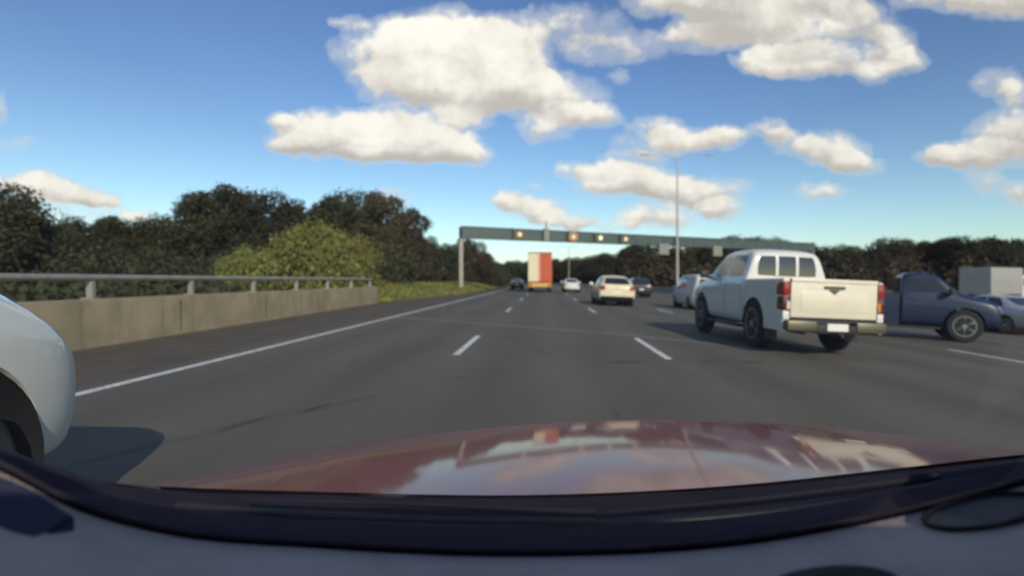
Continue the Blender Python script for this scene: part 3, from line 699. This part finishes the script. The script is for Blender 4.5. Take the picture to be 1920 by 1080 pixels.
for k in range(60):
    px = random.uniform(925, 1190); Y = random.uniform(190, 240); pts.append(((px-VX)/F*Y, Y, random.uniform(3, 5)))
scrub('scrub', pts, 'dark distant scrub closing the end of the road', 'leaf_dark', 6000, 1.2)
# grass blades on the verge
r = np.random.default_rng(5); n = 9000
y = 28+r.random(n)**1.4*60; dx = -r.random(n)**1.2*7
xx = np.array([wx(max(t, 29.0)) for t in y])+dx-.3
z = np.interp(-dx, [0, .6, 1.6, 3, 5, 9], [0, .12, .42, .72, .88, .9])*np.clip((y-27.5)/5, 0, 1)
hh = .12+.22*r.random(n); a = r.random(n)*6.28; wdt = .05+.05*r.random(n)
vv = np.stack([np.stack([xx-np.cos(a)*wdt, y-np.sin(a)*wdt, z-.03], 1), np.stack([xx+np.cos(a)*wdt, y+np.sin(a)*wdt, z-.03], 1), np.stack([xx+.1*r.normal(size=n), y+.1*r.normal(size=n), z+hh], 1)], 1).reshape(-1, 3)
me = bpy.data.meshes.new('grass'); me.from_pydata(vv.tolist(), [], np.arange(3*n).reshape(-1, 3).tolist())
tag(link('grass', me, M['leaf_light']), 'tufts of dry yellow green grass along the top of the left verge', 'grass', kind='stuff')

# ------------------------------------------------------------------ the white pickup
def make_pickup(loc, rz, label, paint, gate, yb=-.93, mid=-.1, scale=(.985, 1, 1.065)):
    fs = .32 if yb > 0 else 0.0
    root = empty('pickup_truck', (loc[0], loc[1], zr(loc[0])), rz)
    root.rotation_euler = (FALL*math.sin(rz), FALL*math.cos(rz), rz)      # stands on the cross fall
    root.scale = scale; tag(root, label, 'pickup')
    zb = .40
    st = [(yb,zb,1.26,1.36,.88,.91,.78),(yb+.01,zb,1.28,1.80,.90,.93,.72),(yb+.11,zb,1.29,1.91,.90,.93,.70),(mid,zb,1.29,1.95,.90,.93,.70),(.60+fs,zb,1.29,1.92,.90,.93,.69),(.82+fs,zb,1.28,1.84,.90,.93,.70),
          (1.50+fs*.35,zb,1.26,1.36,.90,.93,.78),(2.1,zb,1.18,1.27,.90,.93,.78),(2.50,zb+.05,1.06,1.16,.87,.90,.76),(2.66,zb+.1,.86,.94,.74,.78,.66)]
    me = loft_body(st, 2, (1.72,), .515, .46); sk = Skin(me)
    link('cab', me, M[paint], root, 40)
    # tray: side walls with arches, floor
    for s in (-1, 1):
        prof = [(-2.62, .42), (-1.90, .42)]
        for k in range(13):
            t = math.pi*k/12; prof.append((-1.40-.50*math.cos(t), .46+.50*math.sin(t)))
        prof += [(yb-.035, .42), (yb-.035, 1.30), (-2.62, 1.31)]
        bm = bmesh.new(); prism(bm, prof, *sorted((s*.86, s*.925)), 'x')
        bmesh.ops.bevel(bm, geom=[e for e in bm.edges if all(v.co.z > 1.25 for v in e.verts)], offset=.025, segments=3, affect='EDGES')
        link('tray_side', bm, M[paint], root, 35)
        bm = bmesh.new(); sheet(bm, [[(s*x_, -1.40-  .494*math.cos(math.pi*k/16), .455+.494*math.sin(math.pi*k/16)) for k in range(17)] for x_ in (.45, .921)]); link('wheel_liner', bm, M['black'], root, 60)
    link('tray_floor', B(-.855, .855, -2.55, yb-.04, .78, .84), M['black'], root)
    link('tray_front', B(-.855, .855, yb-.06, yb-.025, .80, 1.29, .01), M[paint], root)
    # tailgate with its top spoiler lip and recessed panel
    bm = bmesh.new(); box(bm, -.80, .80, -2.665, -2.60, .66, 1.305, .02); box(bm, -.80, .80, -2.68, -2.60, 1.25, 1.32, .02); box(bm, -.62, .62, -2.672, -2.64, .76, 1.10, .012)
    tg = link('tailgate', bm, M[gate], root, 35)
    link('handle', B(-.19, .19, -2.695, -2.674, 1.155, 1.205, .008), M['emblem'], tg)
    bm = bmesh.new(); prism(bm, [(-.10, 1.14), (.10, 1.14), (0, 1.06)], -2.682, -2.667, 'y'); link('badge', bm, M['emblem'], tg)
    for s in (-1, 1): link('panel_gap', B(*sorted((s*.802, s*.81)), -2.668, -2.62, .66, 1.30), M['black'], root)
    for s in (-1, 1):
        lp = empty('tail_lamp'); lp.parent = root
        x = sorted((s*.805, s*.935))
        link('upper_lens', B(x[0], x[1], -2.665, -2.36, 1.02, 1.27, .035), M['lampred'], lp, 35)
        link('lower_lens', B(x[0], x[1], -2.66, -2.40, .77, 1.015, .025), M['lampdark'], lp, 35)
        link('clear_lens', B(*sorted((s*.81, s*.87)), -2.672, -2.6, .79, .93, .01), M['lampclear'] if s < 0 else M['amber'], lp)
        link('corner_panel', B(x[0], x[1]-0.002, -2.66, -2.42, .62, .765, .02), M[paint], root, 35)
    bp = empty('rear_bumper'); bp.parent = root
    for s in (-1, 1): link('chrome_corner', B(*sorted((s*.905, s*.36)), -2.80, -2.55, .44, .61, .03), M['chrome'], bp, 35)
    bm = bmesh.new(); box(bm, -.36, .36, -2.79, -2.55, .41, .55, .02); box(bm, -.84, .84, -2.62, -2.50, .47, .645); link('step', bm, M['black'], bp, 35)
    link('number_plate', B(-.19, .19, -2.815, -2.79, .46, .58, .004), M['plate'], root)
    bm = bmesh.new(); tube(bm, [(0, -2.8, .40), (0, -2.96, .40)], .035, 10); box(bm, -.04, .04, -2.9, -2.5, .36, .41); link('tow_bar', bm, M['black'], root)
    bm = bmesh.new()
    for s in (-1, 1): box(bm, *sorted((s*.38, s*.48)), -2.6, 2.3, .42, .58)
    box(bm, -.75, .75, -1.46, -1.34, .40, .50); tube(bm, [(0, -1.62, .44), (0, -1.18, .44)], .15, 12); box(bm, -.6, .6, .2, 2.2, .36, .7)
    link('chassis', bm, M['black'], root)
    link('side_step', B(-.96, -.82, -.75, 1.15, .33, .39, .02), M['black'], root)
    link('side_step', B(.82, .96, -.75, 1.15, .33, .39, .02), M['black'], root)
    bm = bmesh.new(); tube(bm, [(-.42, -1.9, .40), (-.42, -2.5, .38)], .03, 8); link('exhaust_pipe', bm, M['steel'], root)
    for y_ in (-1.40, 1.72):
        for s in (-1, 1): wheel(root, s*.80, y_, .455, .28)
    for s in (-1, 1):
        link('mud_flap', B(*sorted((s*.68, s*.92)), -1.96, -1.94, .22, .60), M['black'], root)
        if yb < 0: link('side_window', sk.patch([(-.74,1.36),(.10,1.36),(.10,1.80),(-.68,1.80)], 'x', s), M['glass'], root, 30)
        link('side_window', sk.patch([(max(.17, yb+.14),1.36),(1.20+fs*.6,1.36),(.72+fs,1.78),(max(.17, yb+.14),1.80)], 'x', s), M['glass'], root, 30)
        for yh in ((-.66, .22) if yb < 0 else (.34,)): link('door_handle', sk.patch([(yh, 1.16), (yh+.2, 1.16), (yh+.2, 1.20), (yh, 1.20)], 'x', s, 4, 2, .025), M[paint], root, 30)
        link('wing_mirror', mirror_bm(.92, 1.16+fs*.6, 1.34, s), M['black'], root, 35)
        link('headlight', sk.patch([(s*.50, .86), (s*.80, .88), (s*.80, 1.04), (s*.50, 1.0)], 'y', 1, 6, 4, .012), M['lampclear'], root, 30)
        if yb < 0: link('door_seam', sk.patch([(.125,.60),(.14,.60),(.14,1.30),(.125,1.30)], 'x', s, 2, 10, .002, 0), M['black'], root)
        if yb < 0: link('door_seam', sk.patch([(-.80,.60),(-.785,.60),(-.785,1.30),(-.80,1.30)], 'x', s, 2, 10, .002, 0), M['black'], root)
    rwn = link('rear_window', sk.patch([(-.66,1.38),(.66,1.38),(.60,1.78),(-.60,1.78)], 'y', -1), M['glass'], root, 30)
    for xx_ in (-.22, .22): link('frame_bar', sk.patch([(xx_-.03,1.385),(xx_+.03,1.385),(xx_+.03,1.775),(xx_-.03,1.775)], 'y', -1, 2, 6, .02, 0), M[paint], rwn)
    link('windscreen', sk.patch([(-.70,1.42),(.70,1.42),(.60,1.82),(-.60,1.82)], 'y', 1), M['glass'], root, 30)
    link('grille', sk.patch([(-.42, .80), (.42, .80), (.42, 1.0), (-.42, 1.0)], 'y', 1, 6, 3, .01), M['black'], root)
    return root
make_pickup((5.05, 12.0, 0), R(2.0), 'white double cab pickup seen from behind, tailgate lit by the sun', 'white', 'gate')
make_pickup((9.85, 14.9, 0), R(-116), 'dark navy single cab pickup standing across its lane right of the white pickup', 'navy', 'navy', .14, .40, (.88, .88, .93))

# ------------------------------------------------------------------ other traffic
make_car('white_hatchback', 'hatch', 'cream', 'cream white hatchback in the lane just left of the white pickup', 'car', (3.68, 28.7, 0), R(0), scale=1.03, rear_dark=True)
make_car('white_sedan', 'sedan', 'whitecar', 'small far white sedan right of the orange truck', 'car', (2.95, 58.0, 0), 0)
make_car('dark_car', 'suv', 'dark', 'small dark off-roader right of the cream white hatchback', 'car', (8.45, 47.5, 0), 0)
make_car('dark_car', 'sedan', 'dark', 'tiny dark sedan just left of the orange truck', 'car', (-3.75, 74, 0), 0)
make_car('grey_van', 'van', 'grey', 'small far grey van beyond the small dark off-roader', 'van', (13.6, 76, 0), 0)
make_car('white_van', 'van', 'vanwhite', 'white van half hidden behind the front of the white pickup', 'van', (8.05, 27.6, 0), 0, scale=.90)
make_car('silver_sedan', 'sedan', 'silver', 'silver sedan cut off by the right edge of the picture', 'car', (16.2, 18.75, 0), R(1), scale=.90)

def make_truck(loc):
    root = empty('box_truck', loc); tag(root, 'tall box truck with one cream and one orange rear door', 'truck')
    link('cargo_box', B(-1.25, 1.25, .0, 7.6, 1.0, 4.10, .03), M['orange'], root)
    link('roof_edge', B(-1.27, 1.27, -.03, 7.62, 4.07, 4.19, .02), M['signgrey'], root)
    for x0, x1, m in ((-1.22, .0, 'cream'), (.02, 1.22, 'orange')):
        d = link('rear_door', B(x0, x1, -.06, -.003, 1.12, 4.03, .015), M[m], root)
        bm = bmesh.new(); xr = x1-.12 if x0 < 0 else x0+.12; tube(bm, [(xr, -.085, 1.15), (xr, -.085, 4.0)], .022, 8); box(bm, xr-.05, xr+.16, -.11, -.065, 2.0, 2.06, .005)
        link('lock_rod', bm, M['pinkish'] if x0 < 0 else M['steel'], d)
    link('door_trim', B(-.24, -.0, -.068, -.058, 1.14, 4.0), M['pinkish'], root)
    link('chassis', B(-.5, .5, .1, 9.6, .62, .98), M['black'], root)
    link('rear_bumper', B(-1.2, 1.2, -.1, .05, .55, .95, .03), M['yellow'], root)
    for s in (-1, 1):
        link('tail_lamp', B(*sorted((s*.85, s*1.15)), -.13, -.095, .66, .84, .01), M['lampred'], root)
        link('mud_flap', B(*sorted((s*.7, s*1.2)), .75, .78, .25, .9), M['black'], root)
        for y_ in (1.5, 2.7, 8.4): wheel(root, s*1.03, y_, .48, .34)
    bm = bmesh.new(); box(bm, -1.15, 1.15, 7.75, 9.7, .8, 3.1, .12); link('cab', bm, M['cream'], root, 40)
    link('windscreen', B(-1.0, 1.0, 9.69, 9.73, 1.9, 2.8, .02), M['glass'], root)
    return root
make_truck((-.42, 54.5, 0))
def make_box_van(loc, rz):
    root = empty('delivery_truck', (loc[0], loc[1], -.61), rz); tag(root, 'white box truck, its box greyed for shade, beyond the median at the right edge', 'truck')
    link('cargo_box', B(-1.05, 1.05, -3.2, 2.1, .75, 2.85, .04), M['grey'], root)  # white box; the grey paint stands in for shade on its side
    bm = bmesh.new()
    for y_ in (-1.9, -.6, .8): box(bm, -1.065, -1.052, y_, y_+.05, .8, 2.8)
    box(bm, -1.07, -1.052, -3.2, 2.1, 2.74, 2.84); link('side_rib', bm, M['signgrey'], root)
    bm = bmesh.new(); prism(bm, [(2.25, .45), (4.1, .45), (4.15, 1.2), (3.75, 1.45), (3.2, 2.25), (2.25, 2.3)], -.95, .95, 'x'); bmesh.ops.bevel(bm, geom=list(bm.edges), offset=.06, segments=2, affect='EDGES')
    link('cab', bm, M['white'], root, 40)
    for s in (-1, 1): link('side_window', B(*sorted((s*.93, s*.957)), 2.5, 3.3, 1.45, 2.0, .01), M['glass'], root)
    link('chassis', B(-.5, .5, -3.1, 3.8, .45, .74), M['black'], root)
    for y_ in (-1.9, 3.1):
        for s in (-1, 1): wheel(root, s*.85, y_, .38, .24)
    return root
make_box_van((36.2, 42, 0), R(-62))

# ------------------------------------------------------------------ the white four wheel drive on our left
def make_left():
    root = empty('white_car', (-3.26, .48, 0)); tag(root, 'front wing of a white off-roader cut off at the left edge beside us', 'car')
    zb = .36
    st = [(-2.5,zb+.1,1.0,1.5,.80,.86,.66),(-2.4,zb,1.20,1.88,.90,.96,.72),(-1.6,zb,1.28,1.94,.92,.98,.72),(-.2,zb,1.30,1.94,.92,.98,.72),(.25,zb,1.30,1.86,.92,.98,.72),
          (.85,zb,1.31,1.42,.92,.98,.84),(1.35,zb,1.28,1.40,.92,.98,.84),(1.85,zb,1.17,1.30,.92,.97,.80),(2.14,zb,1.0,1.13,.88,.93,.74),(2.32,zb+.02,.80,.90,.74,.78,.62)]
    me = loft_body(st, 3, (-1.5, 1.42), .53, .47); sk = Skin(me)
    link('body', me, M['whitecar'], root, 40)
    link('wheel_well', B(-.50, .50, -2.0, 1.85, .3, .85), M['black'], root)
    for y_ in (-1.5, 1.42):
        for x0_ in (-.945, .545): bm = bmesh.new(); lathe_tube(bm, x0_, x0_+.4, .523, y_, .47, 48); link('wheel_liner', bm, M['black'], root, 40)
        for s in (-1, 1): wheel(root, s*.83, y_, .43, .25)
    for s in (-1, 1):
        link('headlight', sk.patch([(s*.5, .78), (s*.74, .80), (s*.74, .94), (s*.5, .92)], 'y', 1, 6, 4, .012), M['lampclear'], root, 30)
        link('side_window', sk.patch([(-.9,1.26),(.45,1.26),(.1,1.70),(-.9,1.72)], 'x', s), M['glass'], root, 30)
        link('wing_mirror', mirror_bm(.98, .5, 1.22, s), M['whitecar'], root, 35)
    for s in (-1, 1):
        link('indicator_lamp', sk.patch([(.86,1.02),(1.0,1.02),(1.0,1.06),(.86,1.06)], 'x', s, 4, 2, .008), M['amber'], root)
    link('windscreen', sk.patch([(-.72,1.36),(.72,1.36),(.62,1.72),(-.62,1.72)], 'y', 1), M['glass'], root, 30)
    return root
make_left()

# ------------------------------------------------------------------ our own red car
root = empty('red_car', (.2, -.6, 0)); tag(root, 'red car the camera rides in, bonnet and cowl along the bottom', 'car')
def spline(pts, xs):
    pts = np.array(pts, float); x = pts[:, 0]; res = []
    for c in range(1, pts.shape[1]):
        y = pts[:, c]; m = np.gradient(y, x)
        i = np.clip(np.searchsorted(x, xs)-1, 0, len(x)-2); h = x[i+1]-x[i]; t = np.clip((xs-x[i])/h, 0, 1)
        res.append((2*t**3-3*t**2+1)*y[i]+(t**3-2*t**2+t)*h*m[i]+(-2*t**3+3*t**2)*y[i+1]+(t**3-t**2)*h*m[i+1])
    return res
def curve(pts, xs): # (px, py, Y) -> world points
    py, Y = spline(pts, xs); return [P(a, b, c) for a, b, c in zip(xs, py, Y)]
# bonnet: rear edge to front edge, both real curves
nn_ = 48; us = np.linspace(0, 1, nn_)
front = curve([(300,915,1.16),(400,888,1.30),(600,842,1.60),(800,813,1.80),(1000,793,1.92),(1150,785,1.95),(1400,791,1.88),(1600,806,1.75),(1800,832,1.50),(1920,858,1.28),(1990,880,1.12)], np.interp(us, [0, 1], [300, 1990]))
rear = curve([(180,905,.86),(300,912,.92),(600,922,.98),(1000,928,1.0),(1400,908,1.0),(1700,876,.98),(1920,852,.92),(2100,838,.84)], np.interp(us, [0, 1], [190, 2080]))
rows = []
for j in range(17):
    t = j/16; row = []
    for i in range(nn_):
        p = rear[i].lerp(front[i], t); p.z += .008*math.sin(math.pi*t)*(1-(2*us[i]-1)**4)
        e = abs(2*us[i]-1); p.z += .004*math.exp(-((e-.55)/.06)**2)*math.sin(math.pi*min(1, t*1.15))      # pressed crease lines
        row.append(p)
    rows.append(row)
for dz, dy in ((-.03, .025), (-.12, .05), (-.30, .06)): rows.append([p+Vector((0, dy, dz)) for p in front])
bm = bmesh.new(); sheet(bm, rows); link('bonnet', local(bm, root), M['red'], root, 60)
xs = np.linspace(-260, 2200, 60)
B0 = [(-260,760,.74),(0,838,.82),(150,892,.86),(300,917,.915),(600,928,.975),(1000,934,.995),(1400,914,.995),(1700,882,.975),(1920,858,.915),(2200,828,.80)]
B1 = [(-260,775,.62),(0,857,.68),(150,926,.72),(300,962,.77),(600,988,.81),(1050,1000,.82),(1400,978,.82),(1700,930,.79),(1920,880,.75),(2200,818,.66)]
D0 = [(-260,790,.58),(0,878,.63),(150,955,.66),(300,997,.69),(600,1026,.72),(1050,1041,.73),(1400,1019,.73),(1700,963,.71),(1920,908,.68),(2200,832,.60)]
c0, c1, c2 = curve(B0, xs), curve(B1, xs), curve(D0, xs)
rows = [[p+Vector((0, .03, -.16)) for p in c0], [p+Vector((0, .012, -.012)) for p in c0], c0]
for k in range(1, 9):
    t = k/9; rows.append([a.lerp(b, t)+Vector((0, 0, (-.022 if 2 <= k <= 5 else 0)+(-.006 if k % 2 else 0))) for a, b in zip(c0, c1)])
rows.append(c1)
bm = bmesh.new(); sheet(bm, rows); link('cowl', local(bm, root), M['cowl'], root, 50)
bm = bmesh.new(); sheet(bm, [c1, [p+Vector((0, 0, .010)) for p in c1], [p+Vector((0, 0, .006)) for p in c2], c2]); link('ceramic_band', local(bm, root), M['frit'], root, 50)
bm = bmesh.new(); tube(bm, [p+Vector((0, -.002, .008)) for p in c2], .0035, 6); link('rubber_seal', local(bm, root), M['cowl'], root, 50)
# dashboard top
rows = [[p+Vector((0, -.004, .0)) for p in c2]]
for k in range(1, 9):
    t = k/8; rows.append([Vector((p.x*(1-.0*t), p.y*(1-t)+(.16-.05*(p.x-.1)**2)*t, p.z+.035*math.sin(t*2.2)-.05*t*t)) for p in c2])
rows.append([Vector((p.x, .13, p.z-.25)) for p in rows[-1]])
bm = bmesh.new(); sheet(bm, rows); dsh = link('dashboard', local(bm, root), M['dash'], root, 60)
dbm = bmesh.new(); dbm.from_mesh(dsh.data); dt = BVHTree.FromBMesh(dbm); dbm.free()
def on_dash(px, py, up=.004):
    o = Vector((0, 0, CAMH))-Vector(root.location); d = (P(px, py, 1)-Vector((0, 0, CAMH))).normalized()
    h, nrm, _, _ = dt.ray_cast(o, d); return (h+nrm*(up if nrm.z > 0 else -up)) if h else None
def oval(px, py, rx, ry, tilt, up, n=28, k=1.0):
    res = []
    for i in range(n):
        a = 2*math.pi*i/n; x = rx*k*math.cos(a); y_ = ry*k*math.sin(a)
        q = on_dash(px+x*math.cos(tilt)+y_*math.sin(tilt), py-x*math.sin(tilt)+y_*math.cos(tilt), up)
        if q: res.append(q)
    return res
ring = oval(1850, 964, 118, 30, R(8), .004)
if len(ring) > 8:
    bm = bmesh.new(); tube(bm, ring+[ring[0], ring[1]], .0028, 8, caps=False); av = link('air_vent', bm, M['cowl'], dsh, 60)
    bm = bmesh.new(); vs = [bm.verts.new(p) for p in oval(1850, 964, 118, 30, R(8), .0025, k=.97)]; bm.faces.new(vs); link('vent_grille', bm, M['black'], dsh)
ring = oval(1560, 1105, 130, 40, R(4), .003)
if len(ring) > 8:
    bm = bmesh.new(); vs = [bm.verts.new(p) for p in ring]; bm.faces.new(vs); link('sensor_panel', bm, M['cowl'], dsh)
# pillar trim at the left foot of the windscreen
tp = [P(-260, 800, .55), P(0, 882, .60), P(70, 925, .615), P(150, 962, .63), P(60, 1010, .585), P(0, 1050, .56), P(-120, 1140, .50), P(-260, 1240, .46)]
bm = bmesh.new(); lo = [bm.verts.new(p+Vector((0, 0, -.06))) for p in tp]; hi_ = [bm.verts.new(p) for p in tp]; bm.faces.new(hi_); bm.faces.new(lo)
for i in range(len(tp)): bm.faces.new((lo[i], lo[(i+1) % 8], hi_[(i+1) % 8], hi_[i]))
bmesh.ops.bevel(bm, geom=list(bm.edges), offset=.006, segments=2, affect='EDGES')
link('pillar_trim', local(bm, root), M['navytrim'], root, 40)
# wipers resting on the cowl
for pts_ in ([(330,948),(600,966),(850,975),(1120,978)], [(1000,984),(1250,978),(1500,955),(1780,908)]):
    arr = np.array(pts_, float); xw = np.linspace(arr[0, 0], arr[-1, 0], 14); yw = spline(pts_, xw)[0]
    p3 = [P(a, b, .855) for a, b in zip(xw, yw)]
    wp = empty('wiper'); wp.parent = root
    bm = bmesh.new(); tube(bm, p3, .006, 8); link('blade', local(bm, root), M['black'], wp, 50)
    bm = bmesh.new(); tube(bm, [p3[2]+Vector((0, .012, .012)), p3[7]+Vector((0, .02, .016)), p3[13]+Vector((0, .03, .002))], .0055, 8, rads=[.003, .005, .009]); link('arm', local(bm, root), M['cowl'], wp, 50)
# windscreen pane
gm = bpy.data.materials.new('windscreen_glass'); gm.use_nodes = True; g = NT(gm.node_tree); gm.node_tree.nodes.clear()
go = g.new('ShaderNodeOutputMaterial'); tr = g.new('ShaderNodeBsdfTransparent'); gl = g.new('ShaderNodeBsdfGlossy'); gl.inputs['Roughness'].default_value = .03
tr.inputs[0].default_value = (.97, .985, .975, 1)
fr = g.new('ShaderNodeFresnel'); fr.inputs[0].default_value = 1.25; mx = g.new('ShaderNodeMixShader')
g.put(mx.inputs[0], g.math('MINIMUM', fr.outputs[0], 0.10)); g.put(mx.inputs[1], tr.outputs[0]); g.put(mx.inputs[2], gl.outputs[0]); g.put(go.inputs[0], mx.outputs[0])
xs2 = np.linspace(-.72, 1.12, 24); ytop = -.16
base = [Vector((x, float(np.interp(x, [p.x for p in c2], [p.y for p in c2])), float(np.interp(x, [p.x for p in c2], [p.z for p in c2]))+.004)) for x in xs2]
rows = []
for j in range(13):
    t = j/12; rows.append([Vector(((b.x-.2)*(1-.22*t)+.2, b.y*(1-t)+(ytop-.10*((b.x-.2)/.9)**2)*t, b.z*(1-t)+1.50*t+.045*math.sin(math.pi*t))) for b in base])
bm = bmesh.new(); sheet(bm, rows); link('windscreen', local(bm, root), gm, root, 80)
# roof and pillars over and behind the camera
bm = bmesh.new(); top = rows[-1]; rr_ = [top]
for k in range(1, 10):
    t = k/9; rr_.append([Vector((p.x, p.y-2.1*t, p.z+.07*math.sin(math.pi*t)-.10*t)) for p in top])
sheet(bm, rr_); bmesh.ops.solidify(bm, geom=bm.faces[:], thickness=.04); link('roof', local(bm, root), M['red'], root, 60)
for i in (0, -1):
    bm = bmesh.new(); tube(bm, [r_[i]+Vector((-.02 if i == 0 else .02, 0, 0)) for r_ in rows], .035, 8); link('windscreen_pillar', local(bm, root), M['red'], root, 60)
for s in (-1, 1):      # doors and rear end, behind the camera
    link('door', B(*sorted((.2+s*.86, .2+s*.92)), -2.1, .35, .25, .98, .02, Matrix.Translation(-Vector(root.location))), M['red'], root, 40)
    for y_ in (-1.95, .95): wheel(root, s*.80, y_+.6, .33, .2)
for s in (-1, 1):  # opaque panels added where windows would be, to keep sun off the dashboard
    link('sun_block_panel', B(*sorted((.2+s*.74, .2+s*.78)), -2.1, .12, .96, 1.40, .015, Matrix.Translation(-Vector(root.location))), M['red'], root, 40)
link('front_bumper', B(-.60, 1.0, 1.62, 1.86, .22, .62, .06, Matrix.Translation(-Vector(root.location))), M['red'], root, 40)
link('rear_panel', B(-.60, 1.0, -2.7, -2.2, .25, 1.0, .08, Matrix.Translation(-Vector(root.location))), M['red'], root, 40)
link('floor_pan', B(-.62, 1.02, -2.2, .6, .22, .30, .02, Matrix.Translation(-Vector(root.location))), M['black'], root)
